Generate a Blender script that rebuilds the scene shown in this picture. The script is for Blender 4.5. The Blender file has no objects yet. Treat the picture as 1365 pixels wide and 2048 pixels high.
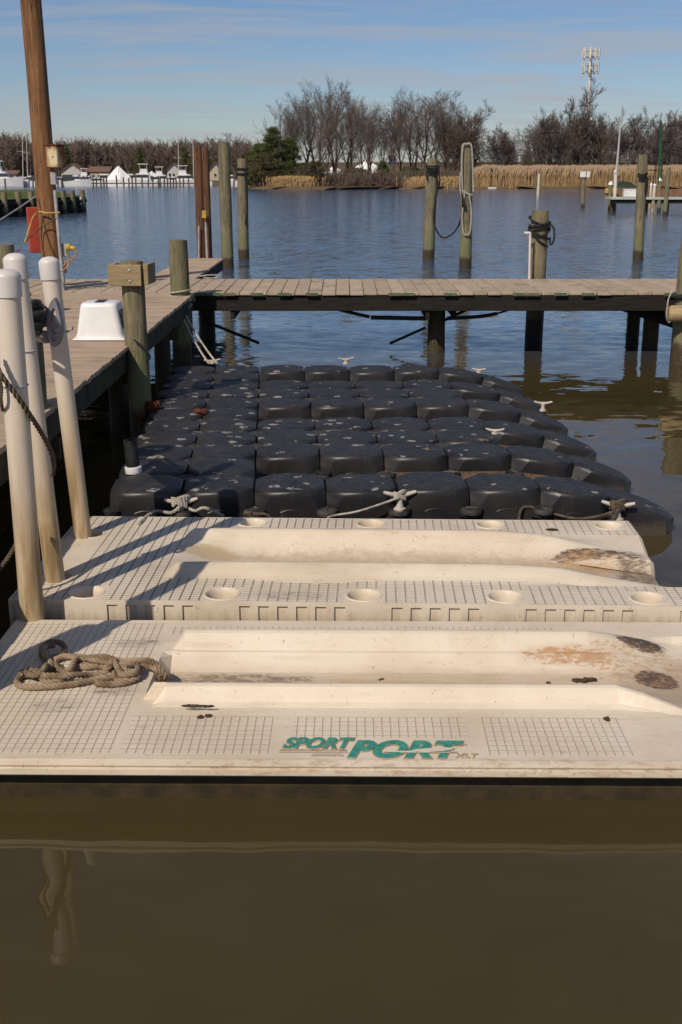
import bpy, math, random
from mathutils import Vector, Matrix, noise as mnoise
R = math.radians
SC = bpy.context.scene
COL = SC.collection

# ------------------------------------------------------------------ camera
CAMH = 2.35
PITCH = R(16.45)
FPX = 2048 / 36 * 40
cam = bpy.data.cameras.new('camera')
cam.sensor_fit = 'VERTICAL'; cam.sensor_height = 36; cam.sensor_width = 24; cam.lens = 40
cam.clip_start = 0.1; cam.clip_end = 6000
cam.dof.use_dof = True; cam.dof.focus_distance = 7.0; cam.dof.aperture_fstop = 9
camo = bpy.data.objects.new('camera', cam); COL.objects.link(camo)
camo.location = (0, 0, CAMH); camo.rotation_euler = (R(90) - PITCH, 0, 0)
SC.camera = camo

# ------------------------------------------------------------------ world, sun, exposure
SUN_AZ, SUN_EL = 30, 43          # degrees: direction the shadows run (from +Y towards +X) and height of the sun
W = bpy.data.worlds.new('World'); SC.world = W; W.use_nodes = True
wn = W.node_tree; wn.nodes.clear()
wo = wn.nodes.new('ShaderNodeOutputWorld'); bg = wn.nodes.new('ShaderNodeBackground')
sky = wn.nodes.new('ShaderNodeTexSky'); sky.sky_type = 'NISHITA'; sky.sun_disc = False
sky.sun_elevation = R(SUN_EL); sky.sun_rotation = R(180 + SUN_AZ)
sky.air_density = 1.0; sky.dust_density = 0.35; sky.ozone_density = 3.5
bg.inputs['Strength'].default_value = 0.083
# thin cirrus, laid out by direction on a high layer of air
tc = wn.nodes.new('ShaderNodeTexCoord')
sx = wn.nodes.new('ShaderNodeSeparateXYZ'); wn.links.new(tc.outputs['Generated'], sx.inputs[0])
ad = wn.nodes.new('ShaderNodeMath'); ad.operation = 'ADD'; ad.inputs[1].default_value = 0.10
wn.links.new(sx.outputs['Z'], ad.inputs[0])
mx = wn.nodes.new('ShaderNodeMath'); mx.operation = 'MAXIMUM'; mx.inputs[1].default_value = 0.03
wn.links.new(ad.outputs[0], mx.inputs[0])
dv = wn.nodes.new('ShaderNodeVectorMath'); dv.operation = 'DIVIDE'
cb = wn.nodes.new('ShaderNodeCombineXYZ')
for i in range(3): wn.links.new(mx.outputs[0], cb.inputs[i])
wn.links.new(tc.outputs['Generated'], dv.inputs[0]); wn.links.new(cb.outputs[0], dv.inputs[1])
mp = wn.nodes.new('ShaderNodeMapping'); mp.inputs['Scale'].default_value = (0.62, 2.1, 0.0)
mp.inputs['Rotation'].default_value = (0, 0, R(7)); mp.inputs['Location'].default_value = (3.3, 1.2, 0)
wn.links.new(dv.outputs[0], mp.inputs['Vector'])
cn = wn.nodes.new('ShaderNodeTexNoise'); cn.inputs['Scale'].default_value = 1.1
cn.inputs['Detail'].default_value = 9; cn.inputs['Roughness'].default_value = 0.62; cn.inputs['Distortion'].default_value = 0.9
wn.links.new(mp.outputs[0], cn.inputs['Vector'])
cr = wn.nodes.new('ShaderNodeValToRGB'); cr.color_ramp.elements[0].position = 0.43; cr.color_ramp.elements[1].position = 0.68
cr.color_ramp.elements[1].color = (0.75, 0.75, 0.75, 1)
wn.links.new(cn.outputs[0], cr.inputs[0])
cm = wn.nodes.new('ShaderNodeMixRGB'); cm.inputs[2].default_value = (5.3, 5.4, 5.9, 1)
wn.links.new(cr.outputs[0], cm.inputs[0])
hs = wn.nodes.new('ShaderNodeHueSaturation'); hs.inputs['Saturation'].default_value = 1.14
tint = wn.nodes.new('ShaderNodeMixRGB'); tint.blend_type = 'MULTIPLY'; tint.inputs[0].default_value = 1; tint.inputs[2].default_value = (0.91, 0.905, 1.01, 1)
wn.links.new(sky.outputs[0], tint.inputs[1]); wn.links.new(tint.outputs[0], hs.inputs['Color']); wn.links.new(hs.outputs[0], cm.inputs[1])
wn.links.new(cm.outputs[0], bg.inputs['Color']); wn.links.new(bg.outputs[0], wo.inputs[0])
sd = bpy.data.lights.new('sun', 'SUN'); sd.energy = 4.2; sd.angle = R(0.53); sd.color = (1.0, 0.90, 0.775)
so = bpy.data.objects.new('sun', sd); COL.objects.link(so)
sdir = Vector((math.sin(R(SUN_AZ)) * math.cos(R(SUN_EL)), math.cos(R(SUN_AZ)) * math.cos(R(SUN_EL)), -math.sin(R(SUN_EL))))
so.rotation_euler = sdir.to_track_quat('-Z', 'Y').to_euler(); so.location = (-5, -5, 10)
SC.view_settings.view_transform = 'Standard'; SC.view_settings.look = 'None'
SC.view_settings.exposure = -0.15; SC.view_settings.gamma = 1

# ------------------------------------------------------------------ measuring helpers (photo pixel 1365x2048 -> point in the place)
def ray(px, py):
    u = (px - 682.5) / FPX; v = (1024 - py) / FPX
    return Vector((u, math.cos(PITCH) + v * math.sin(PITCH), -math.sin(PITCH) + v * math.cos(PITCH)))
def P(px, py, z=0.0):
    d = ray(px, py); t = (z - CAMH) / d.z
    return Vector((0, 0, CAMH)) + d * t
def PD(px, py, Y):
    d = ray(px, py); t = Y / d.y
    return Vector((0, 0, CAMH)) + d * t
def PM(px, Y):          # metres per photo pixel at depth Y (roughly)
    return (Y * math.cos(PITCH) + 1.0 * math.sin(PITCH)) / FPX

# ------------------------------------------------------------------ materials
class NT:
    def __init__(s, name):
        s.m = bpy.data.materials.new(name); s.m.use_nodes = True; s.t = s.m.node_tree; s.t.nodes.clear()
        s.o = s.n('ShaderNodeOutputMaterial'); s.b = s.n('ShaderNodeBsdfPrincipled'); s.l(s.b.outputs[0], s.o.inputs[0])
    def n(s, k): return s.t.nodes.new(k)
    def l(s, a, b): s.t.links.new(a, b)
    def put(s, inp, v):
        if isinstance(v, bpy.types.NodeSocket): s.l(v, inp)
        elif isinstance(v, (tuple, list)) and len(v) == 3 and inp.type == 'RGBA': inp.default_value = (*v, 1)
        else: inp.default_value = v
    def obj(s):
        if not hasattr(s, '_tc'): s._tc = s.n('ShaderNodeTexCoord')
        return s._tc.outputs['Object']
    def pos(s):
        if not hasattr(s, '_g'): s._g = s.n('ShaderNodeNewGeometry')
        return s._g.outputs['Position']
    def map(s, v, sc=(1, 1, 1), rot=(0, 0, 0), loc=(0, 0, 0)):
        k = s.n('ShaderNodeMapping'); s.l(v, k.inputs[0]); k.inputs['Scale'].default_value = sc
        k.inputs['Rotation'].default_value = rot; k.inputs['Location'].default_value = loc; return k.outputs[0]
    def noise(s, v, scale=5, det=4, rough=0.55, dist=0.0):
        k = s.n('ShaderNodeTexNoise'); s.l(v, k.inputs['Vector']); k.inputs['Scale'].default_value = scale
        k.inputs['Detail'].default_value = det; k.inputs['Roughness'].default_value = rough; k.inputs['Distortion'].default_value = dist
        return k.outputs[0]
    def voro(s, v, scale=5, feat='F1', out=0, rnd=1.0):
        k = s.n('ShaderNodeTexVoronoi'); k.feature = feat; s.l(v, k.inputs['Vector']); k.inputs['Scale'].default_value = scale
        k.inputs['Randomness'].default_value = rnd
        return k.outputs[out]
    def math(s, op, a, b=0.0, c=None):
        k = s.n('ShaderNodeMath'); k.operation = op; s.put(k.inputs[0], a); s.put(k.inputs[1], b)
        if c is not None: s.put(k.inputs[2], c)
        return k.outputs[0]
    def step(s, v, a, b):        # smooth 0..1 between a and b (b may be < a)
        k = s.n('ShaderNodeMapRange'); k.interpolation_type = 'SMOOTHSTEP'
        s.put(k.inputs[0], v)
        if a < b: k.inputs[1].default_value = a; k.inputs[2].default_value = b
        else:
            k.inputs[1].default_value = b; k.inputs[2].default_value = a; k.inputs[3].default_value = 1; k.inputs[4].default_value = 0
        return k.outputs[0]
    def mix(s, f, a, b):
        k = s.n('ShaderNodeMixRGB'); s.put(k.inputs[0], f); s.put(k.inputs[1], a); s.put(k.inputs[2], b); return k.outputs[0]
    def xyz(s, v):
        k = s.n('ShaderNodeSeparateXYZ'); s.l(v, k.inputs[0]); return k.outputs
    def attr(s, name='var'):
        k = s.n('ShaderNodeAttribute'); k.attribute_name = name; return k.outputs['Fac']
    def bump(s, h, st=0.5, dist=0.01, nrm=None):
        k = s.n('ShaderNodeBump'); s.put(k.inputs['Height'], h); s.put(k.inputs['Strength'], st); s.put(k.inputs['Distance'], dist)
        if nrm is not None: s.l(nrm, k.inputs['Normal'])
        return k.outputs[0]
    def fin(s, col, rough=0.6, nrm=None, spec=0.5, metal=0.0):
        s.put(s.b.inputs['Base Color'], col); s.put(s.b.inputs['Roughness'], rough)
        s.b.inputs['Specular IOR Level'].default_value = spec; s.b.inputs['Metallic'].default_value = metal
        if nrm is not None: s.l(nrm, s.b.inputs['Normal'])
        return s.m

def m_simple(name, c1, c2=None, rough=0.6, scale=8, bump=0.2, spec=0.4, metal=0, stretch=(1, 1, 1)):
    t = NT(name)
    if c2 is None: c2 = tuple(x * 0.75 for x in c1)
    n1 = t.noise(t.map(t.obj(), stretch), scale, 6, 0.6)
    return t.fin(t.mix(t.step(n1, 0.35, 0.68), c1, c2), rough, t.bump(n1, bump, 0.01), spec, metal)

def m_deck(name, c1, c2, along='x'):
    t = NT(name); p = t.obj(); st = (1.2, 22, 22) if along == 'x' else (22, 1.2, 22)
    v = t.attr('var')
    cmb = t.n('ShaderNodeCombineXYZ')
    for i in range(3): t.put(cmb.inputs[i], t.math('MULTIPLY', v, 37.0))
    va = t.n('ShaderNodeVectorMath'); va.operation = 'ADD'; t.l(p, va.inputs[0]); t.l(cmb.outputs[0], va.inputs[1])
    g = t.noise(t.map(va.outputs[0], st), 3.0, 8, 0.68, 0.4)
    b = t.noise(va.outputs[0], 2.2, 4)
    c = t.mix(t.step(g, 0.38, 0.62), c1, c2)
    c = t.mix(t.math('MULTIPLY', t.step(v, 0.0, 1.0), 0.55), c, tuple(x * 0.66 for x in c1))
    c = t.mix(t.math('MULTIPLY', t.step(b, 0.5, 0.75), 0.5), c, (0.10, 0.078, 0.055))
    crack = t.step(g, 0.36, 0.30)
    c = t.mix(t.math('MULTIPLY', crack, 0.8), c, (0.035, 0.026, 0.02))
    return t.fin(c, 0.85, t.bump(g, 0.6, 0.008), 0.25)

def m_piling(name, dry1, dry2, moss=0.5, wetz=0.30, mossz=0.75, red=False):
    t = NT(name); p = t.pos(); o = t.obj()
    n1 = t.noise(t.map(o, (16, 16, 0.9)), 1.6, 8, 0.65, 0.6)
    n2 = t.noise(o, 3.0, 5, 0.6)
    n3 = t.noise(t.map(o, (6, 6, 1.2)), 2.0, 4, 0.6)
    c = t.mix(t.step(n1, 0.36, 0.64), dry1, dry2)
    cr_ = t.step(n1, 0.37, 0.30)
    c = t.mix(t.math('MULTIPLY', cr_, 0.85), c, tuple(x * 0.2 for x in dry2))
    z = t.xyz(p)[2]
    zz = t.math('ADD', z, t.math('MULTIPLY', t.math('SUBTRACT', n2, 0.5), 0.5))
    n6 = t.noise(t.map(o, (11, 11, 0.35)), 1.5, 3, 0.5, 0.8)
    ck = t.step(t.math('ABSOLUTE', t.math('SUBTRACT', n6, 0.5)), 0.018, 0.004)
    c = t.mix(t.math('MULTIPLY', ck, 0.85), c, tuple(x * 0.16 for x in dry2))
    kn = t.voro(t.map(o, (1, 1, 0.5)), 3.2)
    c = t.mix(t.math('MULTIPLY', t.step(kn, 0.10, 0.05), 0.8), c, tuple(x * 0.25 for x in dry2))
    n7 = t.noise(o, 1.3, 4, 0.6)
    c = t.mix(t.math('MULTIPLY', t.step(n7, 0.40, 0.66), 0.35), c, tuple(min(1, x * 1.55) for x in dry1))
    # general lichen bloom
    c = t.mix(t.math('MULTIPLY', t.step(n3, 0.44, 0.62), moss), c, (0.10, 0.10, 0.052))
    # algae band above the tide line, then barnacled dark band
    band = t.math('MULTIPLY', t.step(zz, wetz - 0.02, wetz + 0.12), t.step(zz, mossz + 0.25, mossz - 0.15))
    c = t.mix(t.math('MULTIPLY', band, 0.8 * min(1, moss * 1.6)), c, t.mix(t.step(n1, 0.4, 0.6), (0.125, 0.15, 0.060), (0.21, 0.20, 0.105)))
    wet = t.step(zz, wetz + 0.08, wetz - 0.08)
    barn = t.step(t.voro(o, 55), 0.34, 0.2)
    wc = t.mix(t.math('MULTIPLY', barn, t.step(n2, 0.45, 0.62)), (0.055, 0.04, 0.022), (0.23, 0.19, 0.12))
    c = t.mix(wet, c, wc)
    return t.fin(c, t.math('SUBTRACT', 0.9, t.math('MULTIPLY', wet, 0.35)), t.bump(t.math('ADD', n1, t.math('MULTIPLY', barn, 0.3)), 0.7, 0.02), 0.25)

DECKX = m_deck('weathered deck boards', (0.50, 0.37, 0.26), (0.36, 0.265, 0.185), 'x')
DECKY = m_deck('weathered pier boards', (0.52, 0.41, 0.285), (0.36, 0.285, 0.20), 'y')
EDGEG = m_simple('green mossy board ends', (0.045, 0.12, 0.05), (0.17, 0.14, 0.09), 0.85, 7, 0.4, 0.2)
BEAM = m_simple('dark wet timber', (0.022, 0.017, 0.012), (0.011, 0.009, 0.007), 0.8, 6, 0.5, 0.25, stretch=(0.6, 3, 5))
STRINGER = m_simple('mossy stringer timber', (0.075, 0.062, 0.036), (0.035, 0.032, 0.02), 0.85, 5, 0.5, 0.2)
PILE = m_piling('green piling wood', (0.24, 0.195, 0.12), (0.14, 0.118, 0.068), 0.5)
PILEG = m_piling('mossy piling wood', (0.20, 0.17, 0.10), (0.11, 0.10, 0.056), 0.65, 0.25, 0.9)
PILED = m_piling('pier piling wood with shade in its colour', (0.05, 0.04, 0.028), (0.03, 0.024, 0.017), 0.25, 0.45, 0.55)  # darker copy of the piling wood; shade under the decks is in its colour
PILEB = m_piling('brown creosoted wood', (0.175, 0.085, 0.045), (0.10, 0.045, 0.024), 0.04, 0.2, 0.3)
POLEM = m_piling('utility pole wood', (0.25, 0.125, 0.055), (0.12, 0.056, 0.026), 0.0, 0.0, 0.1)
BLOCKW = m_deck('sawn timber block', (0.36, 0.27, 0.15), (0.27, 0.195, 0.105), 'x')

def m_pvc():
    t = NT('weathered white pvc'); p = t.pos(); z = t.xyz(p)[2]
    n = t.noise(t.map(t.obj(), (9, 9, 1.0)), 1.5, 6, 0.6); n2 = t.noise(t.obj(), 60, 3)
    f = t.math('MULTIPLY', t.step(z, 1.5, 0.45), t.step(n, 0.15, 0.6))
    c = t.mix(f, (0.64, 0.555, 0.455), (0.43, 0.30, 0.155))
    c = t.mix(t.math('MULTIPLY', t.step(z, 0.95, 0.3), t.step(n, 0.42, 0.62)), c, (0.24, 0.16, 0.08))
    c = t.mix(t.math('MULTIPLY', t.step(n2, 0.68, 0.75), 0.5), c, (0.3, 0.25, 0.2))
    sc = t.noise(t.map(t.obj(), (26, 26, 5)), 2.0, 7, 0.75)
    c = t.mix(t.math('MULTIPLY', t.step(sc, 0.63, 0.72), 0.5), c, (0.26, 0.21, 0.16))
    return t.fin(c, t.math('ADD', 0.40, t.math('MULTIPLY', n, 0.2)), t.bump(n, 0.1, 0.01), 0.35)
PVC = m_pvc()
PVCCAP = m_simple('white pvc cap', (0.66, 0.60, 0.56), (0.58, 0.53, 0.49), 0.4, 6, 0.02, 0.4)

def m_dock(name, grid=None, stains=(), slots=False):
    """rotomoulded cream plastic; grid = (pitch x, pitch y, groove width, groove colour); stains = local ellipses of rust, mud and scuffing"""
    t = NT(name); o = t.obj(); s = t.xyz(o)
    n1 = t.noise(o, 1.7, 6, 0.62); n2 = t.noise(t.map(o, (1.2, 7, 7)), 3.0, 7, 0.65); n3 = t.noise(o, 45, 3, 0.6)
    c = t.mix(t.step(n1, 0.35, 0.7), (0.68, 0.585, 0.455), (0.575, 0.475, 0.345))
    c = t.mix(t.math('MULTIPLY', t.step(n2, 0.52, 0.78), 0.5), c, (0.46, 0.36, 0.24))
    c = t.mix(t.math('MULTIPLY', t.step(n3, 0.64, 0.72), 0.5), c, (0.20, 0.15, 0.10))
    n5 = t.noise(o, 9.0, 8, 0.75)
    c = t.mix(t.math('MULTIPLY', t.math('MULTIPLY', t.step(n5, 0.60, 0.70), t.step(n1, 0.40, 0.60)), 0.55), c, (0.27, 0.20, 0.13))
    nrm = None
    if slots:
        n9 = t.noise(t.map(o, (14, 14, 1.2)), 1.6, 5, 0.6)
        c = t.mix(t.math('MULTIPLY', t.step(t.math('ADD', s[2], t.math('MULTIPLY', n9, 0.16)), 0.30, 0.16), 0.85), c, (0.27, 0.19, 0.11))
    else:
        c = t.mix(t.math('MULTIPLY', t.step(t.math('ADD', s[2], t.math('MULTIPLY', n2, 0.07)), 0.20, 0.12), 0.75), c, (0.34, 0.235, 0.14))
    for (x, y, rx, ry, col, thr, amt) in stains:
        dx = t.math('DIVIDE', t.math('SUBTRACT', s[0], x), rx); dy = t.math('DIVIDE', t.math('SUBTRACT', s[1], y), ry)
        d = t.math('ADD', t.math('MULTIPLY', dx, dx), t.math('MULTIPLY', dy, dy))
        m = t.step(d, 1.0, 0.15)
        ns = t.noise(t.map(o, (5, 14, 14), loc=(x * 3, y, 0)), 2.6, 9, 0.78, 0.8)
        f = t.math('MULTIPLY', t.step(t.math('ADD', ns, t.math('MULTIPLY', t.math('SUBTRACT', m, 1.0), 0.25)), thr - .15, thr - .02), t.step(m, 0.0, 0.35))
        fine = t.step(t.noise(t.map(o, (0.5, 1.4, 1.4)), 60, 4, 0.7), 0.25, 0.50)
        c = t.mix(t.math('MULTIPLY', m, 0.22 * amt), c, tuple(q * 0.5 + 0.16 for q in col))
        c = t.mix(t.math('MULTIPLY', t.math('MULTIPLY', f, t.math('ADD', 0.45, t.math('MULTIPLY', fine, 0.55))), amt), c, col)
    if grid:
        gx, gy, w, gc, str_x, str_y = grid
        def line(v, pitch, w):
            k = t.math('FRACT', t.math('DIVIDE', v, pitch)); k = t.math('ABSOLUTE', t.math('SUBTRACT', k, 0.5))
            return t.step(k, 0.5 - w / pitch, 0.5 - w * 0.35 / pitch)
        lx = line(s[0], gx, w); ly = line(s[1], gy, w * 0.8)
        br = t.step(t.noise(o, 2.6, 4, 0.6), 0.30, 0.62)
        fr = t.math('FRACT', t.math('DIVIDE', s[1], gy * 1.0))
        g = t.math('MAXIMUM', t.math('MULTIPLY', lx, str_x), t.math('MULTIPLY', ly, str_y))
        g = t.math('MULTIPLY', g, t.math('ADD', 0.30, t.math('MULTIPLY', t.math('ADD', br, t.step(s[0], 0.4, -0.9)), 0.35)))
        c = t.mix(g, c, gc)
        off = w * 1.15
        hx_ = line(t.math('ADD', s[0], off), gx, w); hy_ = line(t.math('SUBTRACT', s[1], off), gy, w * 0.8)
        c = t.mix(t.math('MULTIPLY', t.math('SUBTRACT', t.math('MAXIMUM', hx_, hy_), t.math('MAXIMUM', lx, ly)), 0.45), c, (0.82, 0.74, 0.60))  # painted highlight: a pale line in the colour along each groove edge
        nrm = t.bump(t.math('SUBTRACT', 1.0, t.math('MAXIMUM', lx, ly)), 0.75, 0.008)
    nb = t.bump(t.math('ADD', n2, t.math('MULTIPLY', n3, 0.3)), 0.12, 0.01, nrm)
    return t.fin(c, 0.5, nb, 0.35)

RUST = (0.20, 0.085, 0.025); MUD = (0.15, 0.10, 0.06); SCORCH = (0.045, 0.025, 0.015)
A_ST = [(1.06, 4.955, 0.30, 0.055, (0.40, 0.20, 0.07), 0.54, 0.85), (1.43, 5.06, 0.15, 0.05, SCORCH, 0.44, 1.0), (1.46, 4.84, 0.12, 0.09, SCORCH, 0.40, 1.0),
        (1.42, 4.92, 0.45, 0.22, (0.40, 0.23, 0.10), 0.62, 0.8), (-0.45, 4.83, 0.48, 0.06, MUD, 0.56, 0.75), (0.3, 4.77, 1.25, 0.06, (0.26, 0.17, 0.09), 0.56, 0.8),
        (0.5, 3.90, 1.5, 0.05, (0.30, 0.19, 0.10), 0.62, 0.5), (-1.20, 4.37, 0.16, 0.09, MUD, 0.62, 0.9), (-0.98, 4.52, 0.16, 0.07, MUD, 0.60, 0.8), (-0.98, 5.05, 0.16, 0.08, MUD, 0.60, 0.8)]
B_ST = [(1.47, 6.41, 0.30, 0.045, SCORCH, 0.48, 1.0), (1.40, 6.34, 0.50, 0.15, (0.42, 0.25, 0.11), 0.59, 0.8), (-0.78, 6.35, 0.24, 0.14, (0.50, 0.35, 0.17), 0.50, 0.75),
        (1.70, 6.22, 0.16, 0.34, (0.13, 0.085, 0.05), 0.55, 0.9), (0.3, 6.36, 1.4, 0.14, (0.44, 0.33, 0.21), 0.52, 0.6), (-0.25, 5.56, 0.30, 0.10, MUD, 0.62, 0.8), (-0.9, 6.1, 0.4, 0.4, MUD, 0.68, 0.6)]
DA = m_dock('cream dock plastic', None, A_ST)
DAG = m_dock('cream dock plastic with scored tread', (0.0345, 0.040, 0.0034, (0.32, 0.235, 0.14), 0.50, 0.36), A_ST)
DB = m_dock('cream float plastic', None, B_ST, True)
DBG = m_dock('cream float plastic with slotted tread', (0.051, 0.0265, 0.0055, (0.11, 0.08, 0.045), 0.85, 0.30), B_ST)
HULLA = m_simple('algae covered hull', (0.035, 0.025, 0.013), (0.06, 0.042, 0.02), 0.7, 9, 0.5, 0.3)

def m_cube():
    t = NT('black moulded float plastic'); o = t.obj(); p = t.pos(); s = t.xyz(o)
    a = t.map(o, (1, 1, 1), rot=(0, 0, R(45)))
    sa = t.xyz(a)
    def saw(v, pitch): return t.math('ABSOLUTE', t.math('SUBTRACT', t.math('FRACT', t.math('DIVIDE', v, pitch)), 0.5))
    g = t.math('MINIMUM', saw(sa[0], 0.036), saw(sa[1], 0.036))
    gm = t.step(g, 0.02, 0.16)
    geo = t._g
    nz = t.xyz(geo.outputs['Normal'])[2]
    up = t.step(nz, 0.75, 0.93)
    n = t.noise(p, 2.0, 6, 0.65); n2 = t.noise(p, 14, 6, 0.7)
    c = t.mix(t.step(n, 0.35, 0.7), (0.0160, 0.0150, 0.0150), (0.034, 0.031, 0.0295))
    c = t.mix(t.math('MULTIPLY', up, t.math('MULTIPLY', t.step(n2, 0.40, 0.68), 0.6)), c, (0.075, 0.066, 0.058))
    c = t.mix(t.math('MULTIPLY', up, t.math('MULTIPLY', t.math('SUBTRACT', 1.0, gm), 0.8)), c, (0.004, 0.004, 0.005))
    # dried bird droppings, on upward faces only
    dn = t.n('ShaderNodeVectorMath'); dn.operation = 'ADD'; t.l(p, dn.inputs[0])
    nz3 = t.n('ShaderNodeTexNoise'); nz3.inputs['Scale'].default_value = 22; t.l(p, nz3.inputs['Vector'])
    sc3 = t.n('ShaderNodeVectorMath'); sc3.operation = 'SCALE'; t.l(nz3.outputs[1], sc3.inputs[0]); sc3.inputs['Scale'].default_value = 0.07
    t.l(sc3.outputs[0], dn.inputs[1])
    d = t.voro(t.map(dn.outputs[0], (1, 1, 0.05)), 5.8)
    px_, py_, _ = t.xyz(p)
    left = t.math('ADD', 0.12, t.math('MULTIPLY', t.step(px_, 1.8, -0.9), 0.11))
    dots = t.math('MULTIPLY', t.math('LESS_THAN', d, left), t.math('GREATER_THAN', n2, 0.47))
    c = t.mix(t.math('MULTIPLY', t.math('MULTIPLY', dots, up), 0.8), c, (0.36, 0.33, 0.28))
    d2 = t.voro(t.map(dn.outputs[0], (1, 1, 0.05), loc=(0.3, 0.7, 0)), 2.1)
    c = t.mix(t.math('MULTIPLY', t.math('MULTIPLY', t.math('MULTIPLY', t.step(d2, 0.13, 0.03), t.math('GREATER_THAN', n2, 0.5)), up), 0.9), c, (0.27, 0.17, 0.08))
    # slime near the waterline
    z = t.xyz(p)[2]
    c = t.mix(t.math('MULTIPLY', t.step(t.math('ADD', z, t.math('MULTIPLY', n2, 0.14)), 0.19, 0.10), 0.8), c, (0.085, 0.07, 0.05))
    n8 = t.noise(t.map(p, (1, 1, 0.25)), 26, 6, 0.75)
    c = t.mix(t.math('MULTIPLY', t.step(n8, 0.56, 0.70), 0.5), c, (0.060, 0.055, 0.052))
    h = t.math('MULTIPLY', gm, up)
    return t.fin(c, t.math('ADD', 0.40, t.math('MULTIPLY', up, 0.12)), t.bump(t.math('ADD', h, t.math('MULTIPLY', n2, 0.15)), 0.8, 0.008), 0.4)
CUBE = m_cube()
CUBEM = m_simple('mud coated float side', (0.20, 0.125, 0.085), (0.09, 0.058, 0.04), 0.85, 9, 0.5, 0.2)
PINM = m_simple('dull black connector plastic', (0.028, 0.027, 0.028), (0.07, 0.06, 0.05), 0.6, 12, 0.4, 0.35)
CLEATM = m_simple('off white cleat nylon', (0.54, 0.48, 0.40), (0.36, 0.30, 0.23), 0.5, 15, 0.2, 0.4)
WHITE = m_simple('white gelcoat', (0.78, 0.76, 0.73), (0.68, 0.66, 0.63), 0.35, 3, 0.02, 0.5)
BLACKR = m_simple('black rubber', (0.014, 0.014, 0.015), (0.03, 0.028, 0.026), 0.5, 14, 0.1, 0.4)
GREYP = m_simple('grey painted metal', (0.27, 0.25, 0.27), (0.17, 0.155, 0.165), 0.4, 8, 0.1, 0.5)
GALV = m_simple('grey conduit', (0.40, 0.40, 0.41), (0.27, 0.26, 0.26), 0.5, 9, 0.1, 0.5)
REDM = m_simple('faded red paint', (0.42, 0.055, 0.03), (0.30, 0.04, 0.025), 0.55, 4, 0.1, 0.4)
YELM = m_simple('yellow plastic', (0.50, 0.34, 0.06), (0.34, 0.22, 0.04), 0.5, 8, 0.1, 0.4)
ORAC = m_simple('orange cord', (0.50, 0.26, 0.07), (0.30, 0.14, 0.05), 0.6, 8, 0.1, 0.3)
def m_rustbox():
    t = NT('rusting cream enamel'); o = t.obj(); s = t.xyz(o)
    n = t.noise(t.map(o, (5, 5, 1.6)), 3.5, 7, 0.65)
    e = t.step(t.math('ADD', t.math('ABSOLUTE', s[2]), t.math('MULTIPLY', n, 0.18)), 0.15, 0.24)
    e2 = t.step(t.math('ADD', t.math('ABSOLUTE', s[0]), t.math('MULTIPLY', n, 0.16)), 0.12, 0.20)
    f = t.math('MAXIMUM', t.math('MAXIMUM', e, e2), t.step(n, 0.58, 0.66))
    return t.fin(t.mix(f, (0.60, 0.50, 0.30), (0.19, 0.055, 0.022)), 0.7, t.bump(n, 0.3, 0.01), 0.3)
RUSTBOX = m_rustbox()
ROPEM = m_simple('tan laid rope', (0.34, 0.25, 0.165), (0.15, 0.10, 0.06), 0.9, 11, 0.6, 0.15)
ROPEG = m_simple('pale grey rope', (0.50, 0.46, 0.39), (0.33, 0.29, 0.23), 0.9, 30, 0.5, 0.15)
ROPEB = m_simple('black rope', (0.014, 0.014, 0.016), (0.035, 0.035, 0.035), 0.85, 30, 0.5, 0.2)
ROPED = m_simple('grimy brown rope', (0.15, 0.11, 0.075), (0.085, 0.065, 0.045), 0.9, 25, 0.5, 0.15)
MUDM = m_simple('dried mud', (0.085, 0.055, 0.035), (0.045, 0.03, 0.02), 0.95, 40, 0.8, 0.1)
RUSTM = m_simple('rusty red crust', (0.13, 0.045, 0.025), (0.06, 0.022, 0.014), 0.95, 20, 0.8, 0.1)
TEAL = m_simple('teal print', (0.03, 0.20, 0.145), (0.06, 0.30, 0.225), 0.5, 30, 0.05, 0.3)
BRPRINT = m_simple('faded tan print', (0.36, 0.25, 0.15), (0.48, 0.37, 0.26), 0.6, 40, 0.02, 0.2)
GLASSD = m_simple('dark glass', (0.02, 0.025, 0.03), (0.03, 0.035, 0.04), 0.12, 5, 0.0, 0.8)
def m_bark(name, a, b):
    return m_simple(name, a, b, 0.95, 1.2, 0.3, 0.1, stretch=(1, 1, 0.3))
BARK = m_bark('bare tree bark', (0.155, 0.115, 0.09), (0.085, 0.062, 0.05))
TWIG = m_bark('winter twigs', (0.155, 0.125, 0.105), (0.10, 0.08, 0.067))
TWIGP = m_bark('pale winter twigs', (0.20, 0.145, 0.11), (0.13, 0.095, 0.075))
VINE = m_bark('tangled vines', (0.145, 0.108, 0.084), (0.09, 0.067, 0.052))
WOODF = m_bark('far winter wood', (0.165, 0.122, 0.098), (0.11, 0.08, 0.064))
PINE = m_simple('evergreen needles', (0.085, 0.10, 0.032), (0.04, 0.056, 0.02), 0.9, 0.9, 0.1, 0.1)
OLIVE = m_simple('olive shrub leaves', (0.105, 0.085, 0.035), (0.05, 0.05, 0.022), 0.9, 0.8, 0.1, 0.1)
def m_reed():
    t = NT('dry reed stalks'); v = t.attr('var'); z = t.xyz(t.pos())[2]
    c = t.mix(v, (0.47, 0.315, 0.155), (0.29, 0.185, 0.09))
    c = t.mix(t.step(t.math('ADD', z, t.math('MULTIPLY', v, 1.2)), 3.0, 4.6), c, (0.42, 0.30, 0.19))
    return t.fin(c, 0.95, None, 0.1)
REED = m_reed()
SHORE = m_simple('brown shore mud', (0.15, 0.105, 0.06), (0.09, 0.065, 0.038), 0.95, 0.5, 0.5, 0.15)
GRASSM = m_simple('short grass', (0.10, 0.13, 0.03), (0.06, 0.08, 0.02), 0.95, 0.6, 0.5, 0.1)
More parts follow.
